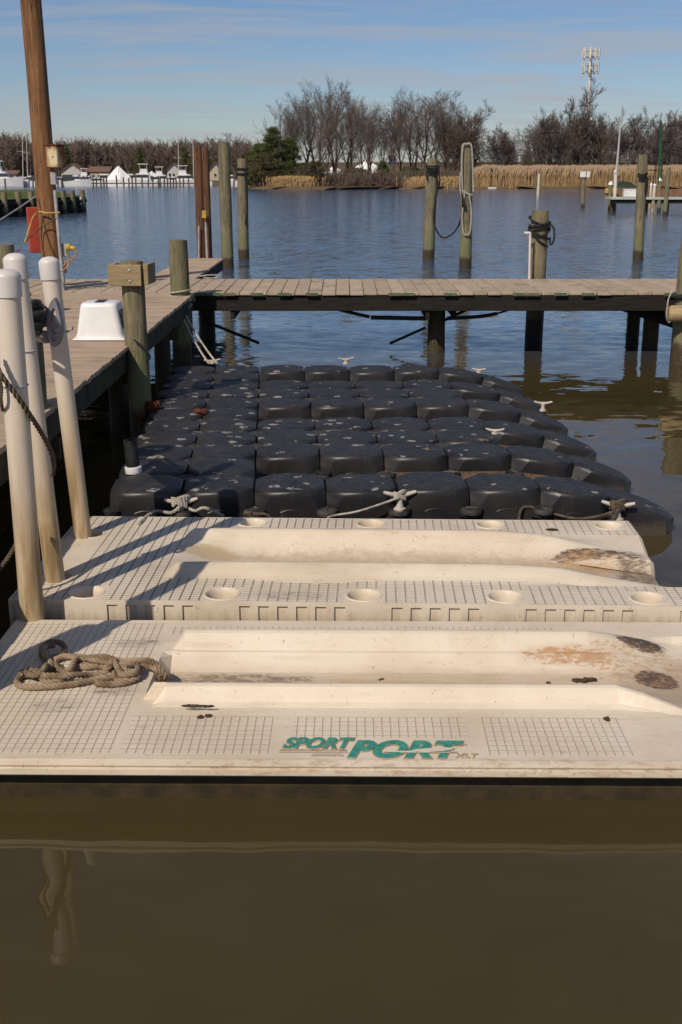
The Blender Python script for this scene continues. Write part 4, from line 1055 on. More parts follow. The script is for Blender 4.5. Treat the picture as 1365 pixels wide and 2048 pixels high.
tp = walkway('pier', 'weathered wooden pier crossing the picture behind the cube dock', -5.6, 8.6, 15.3, 17.36, 'y', .183, 42, DECKY, .02)
mb = MB(); random.seed(8); p = -5.6                     # painted/mossy board ends, on some boards only
while p < 8.5:
    if random.random() < .42: mb.box((p + .09, 15.268, DZ - .022), (.17, .01, .036))
    p += .183
mb.build('mossy_board_end', EDGEG, tp)
mb = MB()
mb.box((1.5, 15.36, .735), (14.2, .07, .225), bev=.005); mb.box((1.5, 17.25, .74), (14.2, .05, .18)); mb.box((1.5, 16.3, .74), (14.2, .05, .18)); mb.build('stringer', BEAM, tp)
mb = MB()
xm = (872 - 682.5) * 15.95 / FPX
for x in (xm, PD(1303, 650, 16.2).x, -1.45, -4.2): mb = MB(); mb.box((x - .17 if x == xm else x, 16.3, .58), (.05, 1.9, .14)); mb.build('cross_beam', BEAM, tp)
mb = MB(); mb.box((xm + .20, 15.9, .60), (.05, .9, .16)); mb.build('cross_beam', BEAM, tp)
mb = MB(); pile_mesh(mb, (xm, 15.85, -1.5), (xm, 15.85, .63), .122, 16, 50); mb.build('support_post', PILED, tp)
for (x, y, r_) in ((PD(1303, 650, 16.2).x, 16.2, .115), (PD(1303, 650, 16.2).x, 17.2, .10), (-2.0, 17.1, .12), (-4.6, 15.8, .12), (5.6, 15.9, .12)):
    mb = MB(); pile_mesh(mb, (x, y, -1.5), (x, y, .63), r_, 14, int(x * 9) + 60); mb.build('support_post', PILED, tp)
mb = MB(); mb.box(((PD(1280, 620, 16.).x + 4.3) / 2, 15.6, .54), (.9, .06, .16), rot=Matrix.Rotation(R(18), 3, 'Y')); mb.build('knee_brace', BEAM, tp)
mb = MB()
for a, b in ((PD(780, 687, 16.0), PD(852, 655, 15.9)), (PD(405, 640, 16.4), PD(518, 686, 16.0)), (PD(890, 640, 16.6), PD(965, 605, 17.0)), (PD(1020, 612, 16.6), PD(1062, 604, 17.))): mb = MB(); mb.tube([a, b], .022, 6); mb.build('diagonal_rod', BLACKR, tp)
mb = MB()
mb.tube(smooth_path([PD(632, 606, 15.6), PD(690, 622, 15.6), PD(740, 634, 15.6)], 6), .024, 8); mb.tube([PD(742, 635, 15.6), PD(855, 637, 15.6)], .03, 8); mb.tube(smooth_path([PD(895, 637, 15.7), PD(960, 633, 15.7), PD(995, 627, 15.7)], 6), .026, 8); mb.tube(smooth_path([PD(995, 627, 15.7), PD(1025, 618, 15.7), PD(1060, 606, 15.7)], 6), .014, 6)
tag(mb.build('sagging_hose', BLACKR), 'black hose sagging in segments beneath the pier', 'hose')
tf = walkway('finger_dock', 'short narrow wooden finger dock beyond the pier', -2.93, -2.2, 17.42, 21.85, 'x', .15, 43, DECKX)
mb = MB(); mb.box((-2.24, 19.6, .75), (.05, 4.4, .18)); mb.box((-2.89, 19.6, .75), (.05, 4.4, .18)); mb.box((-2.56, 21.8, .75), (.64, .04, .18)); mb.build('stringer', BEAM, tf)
mb = MB()
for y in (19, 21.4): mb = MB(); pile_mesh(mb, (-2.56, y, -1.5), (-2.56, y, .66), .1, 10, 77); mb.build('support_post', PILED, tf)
mb = MB(); rope(mb, smooth_path([PD(400, 553, 17.8), PD(420, 550, 17.8), PD(440, 551, 17.8), PD(430, 556, 17.8), PD(405, 556, 17.8)], 6), .012, step=.02)
for v_ in range(len(mb.v)): mb.v[v_] = (mb.v[v_][0], mb.v[v_][1], mb.v[v_][2])
tag(mb.build('mooring_rope', ROPEG), 'pale rope lying at the edge of the finger dock', 'rope')
# fender log tied to the right edge piling
tl_ = thing('fender_log', 'pale horizontal fender log tied across the piling at the right edge', 'fender', tuple(PD(1345, 627, 14.6)))
mb = MB(); a = PD(1334, 628, 14.62); b = Vector((a.x + .9, 14.62, a.z + .02)); mb.lathe([(.02, -.005), (.075, 0), (.10, .02), (.108, .05), (.108, .9)], tuple(a), 20, (1, 0, .02)); mb.build('log', m_simple('weathered fender plastic', (.40, .30, .16), (.28, .19, .10), .6, 7, .2, .3, stretch=(1, 6, 6)), tl_)
mb = MB(); rope(mb, smooth_path([PD(1346, 580, 14.66), PD(1337, 600, 14.52), PD(1334, 628, 14.50), PD(1337, 645, 14.55), PD(1345, 640, 14.6)], 8), .009); mb.build('lashing', ROPEG, tl_)
mb = MB(); cp = Vector((p8.x + .06, 14.85, PD(1362, 588, 14.85).z)); mb.tube([cp + Vector((math.cos(a) * .18, math.sin(a) * .18, .03 * math.cos(a))) for a in [2 * math.pi * k / 20 for k in range(21)]], .032, 8)
tag(mb.build('tyre_strap', BLACKR), 'black rubber strap round the piling at the right edge', 'strap')

# ---- white dock step box with a side vent
c = P(195, 684, DZ); cx, cy = c.x + .0, c.y + .28
tsb = thing('dock_box', 'white moulded plastic dock box on the walkway with a black strip on top', 'dock box', (cx, cy, DZ))
mb = MB(); lay = [(0.0, .245, .215, .02), (.006, .250, .22, .025), (.014, .245, .215, .03), (.03, .225, .195, .045), (.06, .215, .188, .05), (.30, .175, .165, .055), (.325, .168, .158, .055), (.338, .155, .145, .055), (.342, .13, .12, .05)]
rings = []
for (z, hx_, hy_, rc) in lay:
    ring = []
    for (sx_, sy_, a0) in ((1, 1, 0), (-1, 1, 90), (-1, -1, 180), (1, -1, 270)):
        for k in range(5):
            a = R(a0 + 22.5 * k); ring.append(mb.vert((cx + sx_ * (hx_ - rc) + rc * math.cos(a), cy + sy_ * (hy_ - rc) + rc * math.sin(a), DZ + .003 + z)))
    rings.append(ring)
for a, b in zip(rings, rings[1:]):
    for k in range(20): mb.face((a[k], a[(k + 1) % 20], b[(k + 1) % 20], b[k]), 0, True)
mb.face(rings[-1]); mb.build('shell', WHITE, tsb)
mb = MB(); mb.box((cx - .0, cy, DZ + .349), (.085, .22, .005), bev=.002); mb.build('tread_strip', BLACKR, tsb)
mb = MB()
def rr_poly(w_, h_, r_, n=5):
    out = []
    for (sx_, sy_, a0) in ((1, 1, 0), (-1, 1, 90), (-1, -1, 180), (1, -1, 270)):
        for k in range(n): a = R(a0 + 90 / (n - 1) * k); out.append((sx_ * (w_ - r_) + r_ * math.cos(a), sy_ * (h_ - r_) + r_ * math.sin(a)))
    return out
sl = lambda x, y, d: (cx + .203 - .166 * (y) + d, cy + x, DZ + .185 + y)
mb.prism(rr_poly(.10, .085, .03), 0, .008, sl); mb.build('hatch_frame', BLACKR, tsb)
mb = MB(); mb.prism(rr_poly(.08, .066, .02), .008, .012, sl); mb.build('hatch_panel', m_simple('tan hatch panel', (.30, .25, .17), (.22, .18, .12), .6), tsb)

# ---- utility pole with rusty meter box, conduit and shore power lead
YPOLE = 15.75
pb = P(108, 582, DZ); pb = Vector((PD(108, 560, YPOLE).x, YPOLE, DZ)); pt = PD(62, -40, YPOLE); 
tpo = thing('utility_pole', 'tall brown wooden utility pole standing on the walkway corner', 'utility pole', (pb.x, pb.y, 0))
mb = MB(); pile_mesh(mb, (pb.x + .03, YPOLE, -1.2), pt + Vector((-.03, 0, .6)), .135, 20, 91); mb.build('pole', POLEM, tpo)
def pp(x, y, o=-.17): return PD(x, y, YPOLE + o)
mb = MB(); mb.tube([pp(110, 380), pp(116, 450), pp(128, 580)], .024, 10); mb.tube([pp(113, 400, -.1), pp(118, 460, -.1), pp(131, 580, -.1)], .014, 8); mb.build('conduit', GALV, tpo)
mb = MB(); mb.tube(smooth_path([pp(77, -20), pp(83, 60), pp(90, 160), pp(96, 230), pp(103, 275), pp(108, 298)], 6), .009, 6); mb.build('cable', BLACKR, tpo)
mbx = thing('meter_box', 'rusty cream electric box fixed high on the utility pole', 'electric box', tuple(pp(110, 315)))
mb = MB(); c = pp(111, 314, -.22); mb.box((0, 0, 0), (.19, .17, .27), bev=.008, rz=R(-25)); o = mb.build('housing', RUSTBOX, mbx); o.location = c - mbx.location
mb = MB(); mb.box((0, 0, .145), (.215, .19, .018), bev=.005, rz=R(-25)); mb.box((-.01, -.09, .0), (.012, .012, .02), rz=R(-25)); o = mb.build('lid', RUSTM, mbx); o.location = c - mbx.location
mb = MB(); c = pp(108, 357, -.19); mb.box(tuple(c), (.075, .07, .16), bev=.008); mb.build('junction_box', GALV, tpo)
red = thing('red_cabinet', 'faded red fire extinguisher cabinet hung behind the utility pole', 'cabinet', tuple(pp(70, 460, .2)))
mb = MB(); c = pp(71, 460, .2); mb.box(tuple(c), (.19, .16, .60), bev=.01, rz=R(20)); mb.build('case', REDM, red)
mb = MB(); mb.box((c.x + .085, c.y - .07, c.z - .02), (.02, .02, .46), bev=.003); mb.build('edge_trim', GALV, red)
mb = MB(); mb.box((c.x - .035, c.y - .085, c.z + .04), (.014, .006, .15), rot=Matrix.Rotation(R(5), 3, 'Y')); mb.build('handle', WHITE, red)
plug = thing('shore_power_plug', 'yellow shore power plug and socket on the right side of the utility pole', 'plug', tuple(pp(136, 495)))
mb = MB(); mb.box(tuple(pp(129, 500, -.1)), (.075, .07, .17), bev=.006); mb.box(tuple(pp(130, 535, -.1)), (.05, .05, .15), bev=.006); mb.build('socket_box', GALV, plug)
mb = MB(); mb.lathe([(.045, 0), (.05, .01), (.05, .05), (.032, .06), (.028, .11), (.018, .13)], tuple(pp(134, 494, -.15)), 14, (1, -.3, -.15)); mb.build('plug_body', YELM, plug)
mb = MB(); mb.tube(smooth_path([pp(149, 497, -.2), pp(153, 508, -.2), pp(145, 518, -.2), pp(134, 522, -.2), pp(128, 532, -.2)], 8), .010, 8); mb.tube(smooth_path([pp(133, 505, -.2), pp(138, 520, -.2), pp(136, 532, -.2), pp(126, 541, -.25), pp(116, 545, -.3)], 8), .011, 8); mb.build('cable', ORAC, plug)
mb = MB()
mb.tube(smooth_path([pp(120, 425, -.18), pp(96, 426, -.2), pp(78, 424, -.2), pp(66, 436, -.25), pp(58, 460, -.3), pp(50, 486, -.5)], 8), .011, 8)
tag(mb.build('yellow_cord', YELM), 'yellow cord looped from the pole to the piling behind the pipes', 'cord')
mb = MB(); mb.tube(smooth_path([pp(118, 434, -.18), pp(100, 444, -.2), pp(80, 457, -.2), pp(62, 473, -.3), pp(50, 484, -.4)], 8), .009, 6)
tag(mb.build('brown_cord', ROPED), 'brown line slanting across the utility pole below the yellow cord', 'cord')
mb = MB(); mb.tube([pp(72, 392, -.15), PD(40, 415, 15.2), PD(0, 440, 14.6), PD(-60, 478, 14)], .008, 6)
tag(mb.build('guy_wire', GALV), 'grey wire slanting down to the left from the utility pole', 'wire')
mb = MB(); mb.tube(smooth_path([PD(42, 498, 13), PD(20, 512, 12.8), PD(0, 524, 12.6), PD(-30, 540, 12.4)], 5), .008, 6)
tag(mb.build('pink_line', m_simple('faded pink line', (.30, .08, .13), (.2, .05, .09))), 'thin pink line leading left from the piling behind the pipes', 'rope')

# ---- hose hanger and black hose coil on the mossy piling
th_ = thing('hose_hanger', 'grey pointed ring hanger sticking out beside the rearmost white pipe', 'hanger', tuple(PD(105, 650, 6.45)))
YH = 6.42
mb = MB()
outer = [(108, 596), (100, 606), (95, 622), (93, 645), (95, 670), (100, 687), (107, 695), (114, 690), (120, 678), (123, 660), (121, 640), (117, 620), (112, 603)]
inner = [(107, 614), (102, 626), (99, 645), (99.5, 665), (103, 680), (108, 684), (113, 680), (117, 668), (118, 655), (116, 640), (112, 626)]
def ringplate(mb, outer, inner, Y, th2):
    no = len(outer)
    import bisect
    def res(poly, n):
        pts = [PD(x, y, Y) for x, y in poly] ; pts.append(pts[0]); L = [0]
        for a, b in zip(pts, pts[1:]): L.append(L[-1] + (b - a).length)
        out = []
        for k in range(n):
            s_ = L[-1] * k / n; i = max(0, bisect.bisect_right(L, s_) - 1); i = min(i, len(pts) - 2); out.append(pts[i].lerp(pts[i + 1], (s_ - L[i]) / max(1e-9, L[i + 1] - L[i])))
        return out
    A = res(outer, 40); B = res(inner, 40); dd = Vector((0.01, th2, 0))
    va = [mb.vert(p) for p in A]; vb = [mb.vert(p) for p in B]; vc = [mb.vert(p + dd) for p in A]; vd = [mb.vert(p + dd) for p in B]
    for k in range(40):
        j = (k + 1) % 40
        mb.face((va[k], va[j], vb[j], vb[k])); mb.face((vc[k], vd[k], vd[j], vc[j])); mb.face((va[k], vc[k], vc[j], va[j])); mb.face((vb[k], vb[j], vd[j], vd[k]))
ringplate(mb, outer, inner, YH, .03); mb.build('ring_plate', GREYP, th_)
mb = MB()
mb.prism([(104, 640), (107, 632), (110, 640), (117, 650), (117, 658), (98, 656), (98, 648)], 0, 1, lambda x, y, d: PD(x, y, YH + .012 + .006 * d))
mb.prism([(99, 672), (118, 670), (112, 686), (103, 684)], 0, 1, lambda x, y, d: PD(x, y, YH + .012 + .006 * d))
mb.build('web_plate', GREYP, th_)
mb = MB(); mb.tube([PD(66, 672, 7.2), PD(94, 674, YH + .04)], .036, 14); mb.tube([PD(72, 646, 7.2), PD(95, 648, YH + .04)], .018, 12); mb.build('arm', GREYP, th_)
mb = MB(); random.seed(9)
for k in range(8):
    y = 607 + 7.5 * k; dx = [0, 5, 2, 8, 9, 7, 3, 0][k]; Y = 6.25 + .05 * (k % 3)
    mb.tube(smooth_path([PD(30, y + 14, Y + .5), PD(34, y + 9, Y + .15), PD(45, y + 4, Y), PD(60, y + 1, Y), PD(74 + dx, y - 3, Y + .05), PD(80 + dx, y - 1, Y + .2), PD(76 + dx, y + 3, Y + .45), PD(56, y + 8, Y + .55), PD(36, y + 13, Y + .5)], 6), .0165, 10)
tag(mb.build('hose_coil', BLACKR), 'thick black hose coiled on the hanger behind the white pipes', 'hose')
mb = MB(); rope(mb, [Vector((-2.07 + .125 * math.cos(a), 7.45 + .125 * math.sin(a), 1.50 + .02 * math.sin(3 * a))) for a in [2 * math.pi * k / 24 for k in range(50)]], .012)
tag(mb.build('green_rope', m_simple('green rope', (.02, .10, .06), (.015, .06, .04))), 'dark green rope round the mossy piling behind the pipes', 'rope')
mb = MB(); rope(mb, smooth_path([PD(268, 680, 10.27), PD(285, 692, 10.24), PD(297, 706, 10.24), PD(300, 716, 10.27), PD(294, 724, 10.3)], 6), .009)
tag(mb.build('black_line', ROPEB), 'thin black line tied low round the capped piling', 'rope')

# ================================================================== TREES
def bare_tree_mesh(name, h, spread, seed, nl=7, levels=4, twig_r=.021, fork=.22, dens=1.0, vine=0.0, trunks=1):
    random.seed(seed); T = MB(); C = MB()
    def grow(p, d, L, r, lv, segs):
        pts = [p.copy()]; rad = [r]; q = p.copy(); dd = d.copy()
        for i in range(segs):
            dd = (dd + Vector((random.gauss(0, .07), random.gauss(0, .07), random.gauss(0, .04) + (.07 if lv < 3 else .04)))).normalized()
            q = q + dd * (L / segs); pts.append(q.copy()); rad.append(max(r * (1 - .78 * (i + 1) / segs), twig_r * .5))
        (T if lv < 2 else C).tube(pts, rad, 7 if lv == 0 else (5 if lv == 1 else 3), False)
        if lv >= levels: return
        nk = int({0: nl, 1: 8, 2: 7, 3: 5}.get(lv, 3) * dens + random.random())
        for k in range(nk):
            f = (fork if lv == 0 else .18) + (1 - (fork if lv == 0 else .18)) * (k + random.random()) / nk
            i = min(int(f * segs), segs - 1); b = pts[i].lerp(pts[i + 1], f * segs - i); ax = (pts[i + 1] - pts[i]).normalized()
            side = Matrix.Rotation(random.uniform(0, 2 * math.pi), 3, ax) @ ax.orthogonal().normalized()
            ang = random.uniform(.35, .75) * spread * (1.15 if lv else 1.0)
            nd = (ax * math.cos(ang) + side * math.sin(ang)).normalized()
            if nd.z < -.1: nd.z *= -.3; nd.normalize()
            l2 = L * (random.uniform(.50, .72) if lv == 0 else random.uniform(.42, .62)) * (1.15 - .45 * f)
            grow(b, nd, l2, max(rad[i] * random.uniform(.42, .6), twig_r), lv + 1, 4 if lv < 2 else 3)
    for tnk in range(trunks):
        a = random.uniform(0, 6.28); off = Vector((math.cos(a), math.sin(a), 0)) * (0 if trunks == 1 else h * .03)
        grow(off, (Vector((0, 0, 1)) + off * (2.6 / h)).normalized(), h * .74 * random.uniform(.9, 1.05), h * .017, 0, 8)
    if vine > 0:                                  # curtains of vine and dead growth over the limbs
        for k in range(int(900 * vine)):
            zz = random.random() ** .7 * h * .72; rr_ = h * .20 * (1 - .5 * zz / h) * random.random() * 1.5; a = random.uniform(0, 6.28)
            p = Vector((math.cos(a) * rr_, math.sin(a) * rr_, zz)); pts = [p]
            for q in range(2): pts.append(pts[-1] + Vector((random.gauss(0, .3), random.gauss(0, .3), random.gauss(.1, .5))))
            C.tube(pts, [.035, .03, .018], 3, False)
    return T, C
def tree_kind(seed, h, label, cat='bare tree', bark=BARK, twig=TWIG, name='bare_tree', **kw):
    T, C = bare_tree_mesh(name, h, seed=seed, **kw)
    root = thing(name, label, cat, (0, 0, 0)); T.build('trunk', bark, root); C.build('crown', twig, root); del root['_w']
    return root
k1 = tree_kind(101, 20, 'x', spread=1.0, nl=12, fork=.2, dens=.95)
k2 = tree_kind(102, 20, 'x', spread=.8, nl=12, fork=.2, trunks=2, dens=.8)
k3 = tree_kind(103, 20, 'x', spread=1.15, nl=14, fork=.16, twig=TWIGP, trunks=1, dens=1.0)
k4 = tree_kind(104, 11, 'x', spread=1.1, nl=8, fork=.15, vine=.75, twig=VINE, trunks=2, dens=.95, twig_r=.023, name='vine_covered_tree', cat='tree')
k5 = tree_kind(105, 10, 'x', spread=1.3, nl=8, fork=.12, vine=.5, twig=TWIG, trunks=3, dens=.9, twig_r=.023, name='vine_covered_tree', cat='tree')
k6 = tree_kind(106, 9, 'x', spread=1.2, nl=7, fork=.25, vine=1.0, twig=VINE, trunks=1, dens=.95, twig_r=.023, name='vine_covered_tree', cat='tree')
used = set()
def plant(kind, basepx, toppx, Y, label, hk, group='trees on the far shore', sx=1.0, rz=None, zb=.35):
    x = PD(basepx, 370, Y).x; ztop = PD(basepx, toppx, Y).z; s = (ztop - zb) / hk
    rz = random.uniform(0, 6.28) if rz is None else rz
    if kind.name not in used and kind.name.split('.')[0]:
        used.add(kind.name); kind.location = (x, Y, zb); kind.rotation_euler = (0, 0, rz); kind.scale = (s * sx, s * sx, s); kind['label'] = label; kind['group'] = group
        return kind
    return copy_thing(kind, (x, Y, zb), rz, (s * sx, s * sx, s), label, group)
random.seed(77)
H1, H2, H3 = 20.0, 20.0, 20.0
BT = [(k1, 612, 172, 245, 'broad bare tree at the left of the tall group on the point', 21.6, 1.15), (k2, 640, 182, 252, 'narrow bare tree between the broad left tree and the tallest one', 21.6, 1.0),
      (k2, 676, 156, 248, 'tallest bare tree of the group on the point', 21.6, 1.0), (k3, 706, 160, 251, 'bare tree directly right of the tallest one, thin upright limbs', 21.6, .8),
      (k2, 742, 205, 244, 'lower bare tree filling the dip left of the wide pale crowned tree', 21.6, 1.0), (k3, 846, 162, 246, 'wide pale crowned bare tree at the right of the point', 21.6, 1.22),
      (k1, 806, 190, 254, 'bare tree behind the left edge of the wide pale crown', 21.6, .85), (k2, 888, 200, 250, 'bare tree under the right edge of the wide pale crown', 21.6, .9),
      (k1, 764, 216, 243, 'short bare tree between the two tall clumps', 21.6, .9), (k2, 585, 215, 240, 'leaning bare tree at the left edge of the tall clump', 21.6, .8),
      (k3, 655, 215, 239, 'short bare tree in front of the tallest one', 21.6, .8),
      (k2, 566, 196, 250, 'outermost left tree of the tall clump, above the evergreens', 21.6, .9), (k1, 690, 188, 257, 'bare tree filling the crown between the tallest tree and its right neighbour', 21.6, .8),
      (k3, 726, 208, 246, 'thin bare tree standing before the dip in the tree line', 21.6, .8), (k2, 790, 215, 243, 'thin bare tree at the left foot of the wide pale crown', 21.6, .9),
      (k1, 865, 185, 256, 'bare tree behind the right half of the wide pale crown', 21.6, .9), (k2, 826, 180, 252, 'upright bare tree inside the left half of the wide pale crown', 21.6, .9),
      (k3, 900, 222, 244, 'small pale bare tree beside the dark vine covered one', 21.6, 1.0)]
for kd, bx, ty, Y, lb, hk, s_ in BT: plant(kd, bx, ty, Y, lb, hk, sx=s_, group='tall bare trees on the wooded point')
plant(k3, 468, 256, 262, 'lone small bare tree left of the evergreens', 21.6, sx=1.1)
VT = [(k4, 912, 236, 243, 'dark vine covered tree ending the wooded point on the right'), (k6, 940, 232, 246, 'leaning vine draped snag right of the wooded point'), (k5, 1000, 262, 246, 'ragged vine covered tree standing alone in the gap'),
      (k6, 1016, 270, 249, 'narrow vine column beside the ragged lone tree'), (k4, 1075, 238, 248, 'vine covered tree at the left end of the right hand row'), (k5, 1098, 236, 244, 'pale twiggy vine covered tree second in the right hand row'),
      (k4, 1128, 245, 250, 'dark vine covered tree left of the tower'), (k6, 1160, 196, 244, 'tallest vine draped snag just in front of the tower'), (k5, 1190, 240, 249, 'vine covered tree right behind the tower foot'),
      (k4, 1215, 240, 246, 'bushy vine covered tree right of the tower'), (k5, 1260, 250, 243, 'vine covered tree behind the leaning white pole'), (k4, 1292, 236, 249, 'vine covered tree between the white pole and the green pole'),
      (k6, 1318, 262, 246, 'vine covered tree behind the green pole'), (k5, 1345, 244, 244, 'vine covered tree right of the green pole'), (k4, 1372, 238, 247, 'vine covered tree at the right edge'), (k6, 1052, 290, 245, 'low vine tangle beginning the right hand row'),
      (k5, 1145, 282, 243, 'low vine covered tree at the tower foot')]
for kd, bx, ty, Y, lb in VT: plant(kd, bx, ty, Y, lb, {k4: 10.5, k5: 9.6, k6: 8.6}[kd], sx=.98 if kd is not k6 else .8, group='vine covered trees behind the reeds')

def leafy(name, label, cat, h, w_, seed, mat, n=5200, cone=True, lobes=22, leaf=.24, bot=.06):
    random.seed(seed); T = MB(); C = MB(); T.tube([(0, 0, 0), (0, 0, h * .9)], [h * .02, .04], 6)
    cl = []
    for k in range(lobes * 9):
        z = random.uniform(bot, 1.0); mr = w_ * ((1.02 - z) ** .75 if cone else math.sqrt(max(0, 1 - (1.7 * (z - .42)) ** 2))) * random.uniform(.45, 1.08); a = random.uniform(0, 6.28)
        cl.append((Vector((math.cos(a) * mr, math.sin(a) * mr, z * h)), random.uniform(.035, .075) * h)); T.tube([(0, 0, z * h * .9), cl[-1][0]], [.06, .03], 3, False)
    for k in range(n):
        c, r = random.choice(cl); d = Vector((random.gauss(0, 1), random.gauss(0, 1), random.gauss(0, .55))); p = c + d * r * .6
        if p.z < .1: p.z = random.uniform(.1, .6)
        u = Vector((random.gauss(0, 1), random.gauss(0, 1), random.gauss(0, .6))).normalized(); v = u.orthogonal().normalized(); s_ = leaf * random.uniform(.5, 1.2)
        i = C.vert(p); C.vert(p + u * s_); C.vert(p + v * s_ * .55 + u * s_ * .4); C.face((i, i + 1, i + 2))
    root = thing(name, label, cat); T.build('trunk', BARK, root); C.build('crown', mat, root); del root['_w']; return root
def place(o, px, Y, zb=.35, rz=0): o.location = (PD(px, 370, Y).x, Y, zb); o.rotation_euler = (0, 0, rz)
g_ = 'evergreens and shrubs on the point'
for (px, Y, h, wd, sd, mt, cone, lb, cat, nm) in [
    (548, 234, 10.9, 5.4, 1, PINE, True, 'tallest dark evergreen at the left end of the wooded point', 'evergreen', 'evergreen_tree'),
    (520, 238, 8.0, 5.0, 2, PINE, True, 'lower dark evergreen left of the tallest evergreen', 'evergreen', 'evergreen_tree'),
    (580, 236, 9.2, 4.4, 3, PINE, True, 'dark evergreen right of the tallest evergreen', 'evergreen', 'evergreen_tree'),
    (500, 242, 6.4, 3.0, 4, OLIVE, False, 'olive shrub at the leftmost end of the wooded point', 'shrub', 'shrub'),
    (527, 229, 6.0, 3.6, 5, OLIVE, False, 'round olive shrub in front of the evergreens', 'shrub', 'shrub'),
    (630, 230, 4.6, 3.6, 6, OLIVE, False, 'olive green shrub at the water under the tall bare trees', 'shrub', 'shrub'),
    (765, 232, 4.8, 2.6, 7, PINE, True, 'small dark evergreen under the middle of the wood', 'evergreen', 'evergreen_tree'),
    (708, 236, 3.6, 4.2, 8, OLIVE, False, 'low brown green thicket between the shrub and the small evergreen', 'shrub', 'shrub'),
    (820, 236, 3.8, 3.0, 9, PINE, False, 'dark low bush under the wide pale crowned tree', 'shrub', 'shrub')]:
    o = leafy(nm, lb, cat, h, wd, sd, mt, 24000 if h > 6 else 8000, cone); o['group'] = g_; place(o, px, Y)
# brush and brambles along the bank under the trees
mb = MB(); random.seed(15)
for k in range(11000):
    px = random.uniform(585, 960) if random.random() < .75 else random.uniform(960, 1400); Y = random.uniform(228, 240) if px < 960 else random.uniform(240, 252)
    x = PD(px, 370, Y).x; z = .5; hgt = random.uniform(.6, 3.9) * (1 if px < 960 else 1.5) * (.65 + .6 * abs(mnoise.noise(Vector((px * .03, Y * .2, 2))))); mb.var = random.random()
    pts = [Vector((x, Y, z))]
    for q in range(3): pts.append(pts[-1] + Vector((random.gauss(0, .5), random.gauss(0, .3), hgt / 3)))
    mb.tube(pts, [.06, .05, .04, .02], 3, False)
tag(mb.build('brush', VINE), 'tangle of low brown winter brush along the wooded bank', 'brush', kind='stuff')

# reeds
mb = MB(); random.seed(21)
def reed(x, y, z0, h):
    mb.var = random.random(); lean = random.gauss(0, .22); wd = random.uniform(.05, .11); i = len(mb.v)
    ly_ = random.gauss(0, .15)
    for (dx, dy, dz) in ((-wd / 2, 0, 0), (wd / 2, 0, 0), (lean + wd * .35, ly_, h * .72), (lean - wd * .35, ly_, h * .72)): mb.vert((x + dx, y + dy, z0 + dz))
    mb.face((i, i + 1, i + 2, i + 3))
    j = len(mb.v)
    for (dx, dz) in ((-.05, .70), (.07, .74), (.16, .92), (.10, 1.0), (-.02, .9)): mb.vert((x + lean * (.6 + dz * .6) + dx, y + ly_, z0 + h * dz))
    mb.face((j, j + 1, j + 2, j + 3, j + 4))
for k in range(21000):
    px = random.uniform(900, 1480); Y = 225.5 + abs(random.gauss(0, 1)) * 4.5 + random.random() * 1.0
    edge = 1.0 if px > 960 else max(.5, (px - 880) / 80)
    x = PD(px, 370, Y).x
    reed(x, Y, .1, random.uniform(2.9, 4.6) * edge * (0.95 + .10 * mnoise.noise(Vector((px * .03, Y * .3, 0)))))
for k in range(2600):
    px = random.choice((random.gauss(580, 16), random.gauss(585, 22), random.gauss(870, 26))); Y = random.uniform(225, 229); x = PD(px, 370, Y).x
    reed(x, Y, .1, random.uniform(1.0, 2.4))
tag(mb.build('reeds', REED), 'bed of tall dry tan reeds along the right shore', 'reeds', kind='stuff')

# far wood across the creek on the left: one mass
def small_tree(mb, x, y, z, h, rnd):
    pts = [Vector((x, y, z))]; d = Vector((rnd.gauss(0, .06), 0, 1))
    for i in range(4): pts.append(pts[-1] + d * h * .21)
    mb.tube(pts, [.16, .13, .1, .08, .04], 3, False)
    for k in range(13):
        f = rnd.uniform(.15, 1.0); p = pts[0].lerp(pts[-1], f); a = rnd.uniform(0, 6.28); e = Vector((math.cos(a) * .6, math.sin(a) * .6, rnd.uniform(.6, 1.2))).normalized(); L = h * rnd.uniform(.18, .36)
        q = p + e * L; mb.tube([p, q], [.09, .05], 3, False)
        for j in range(6):
            s_ = p.lerp(q, rnd.uniform(.3, 1)); e2 = (e + Vector((rnd.gauss(0, .6), rnd.gauss(0, .6), rnd.gauss(.2, .3)))).normalized(); mb.tube([s_, s_ + e2 * L * rnd.uniform(.3, .6)], [.06, .035], 3, False)
mb = MB(); rnd = random.Random(5)
for k in range(760):
    Y = rnd.uniform(322, 372); px = rnd.uniform(-70, 560); x = PD(px, 350, Y).x
    hh = (8.0 + 1.4 * mnoise.noise(Vector((px * .02, 0, 0))) + rnd.uniform(-1, 1.2) + (3.0 if px < 60 else 0) * .5)
    small_tree(mb, x, Y, 1.2 if Y < 340 else 3.2, hh * (1.0 if Y < 340 else .95), rnd)
tag(mb.build('far_wood', WOODF), 'brown leafless wood along the far shore behind the marina', 'wood', kind='stuff')
for i, (px, lb) in enumerate([(138, 'dark evergreen among the far wood behind the gabled house'), (282, 'dark evergreen among the far wood above the cabin boats'), (372, 'dark evergreen among the far wood left of the brown timber pile')]):
    o = leafy('evergreen_tree', lb, 'evergreen', 8.5, 2.8, 40 + i, PINE, 1800, True, leaf=.4); o['group'] = 'far evergreens'; place(o, px, 318, 1.2)

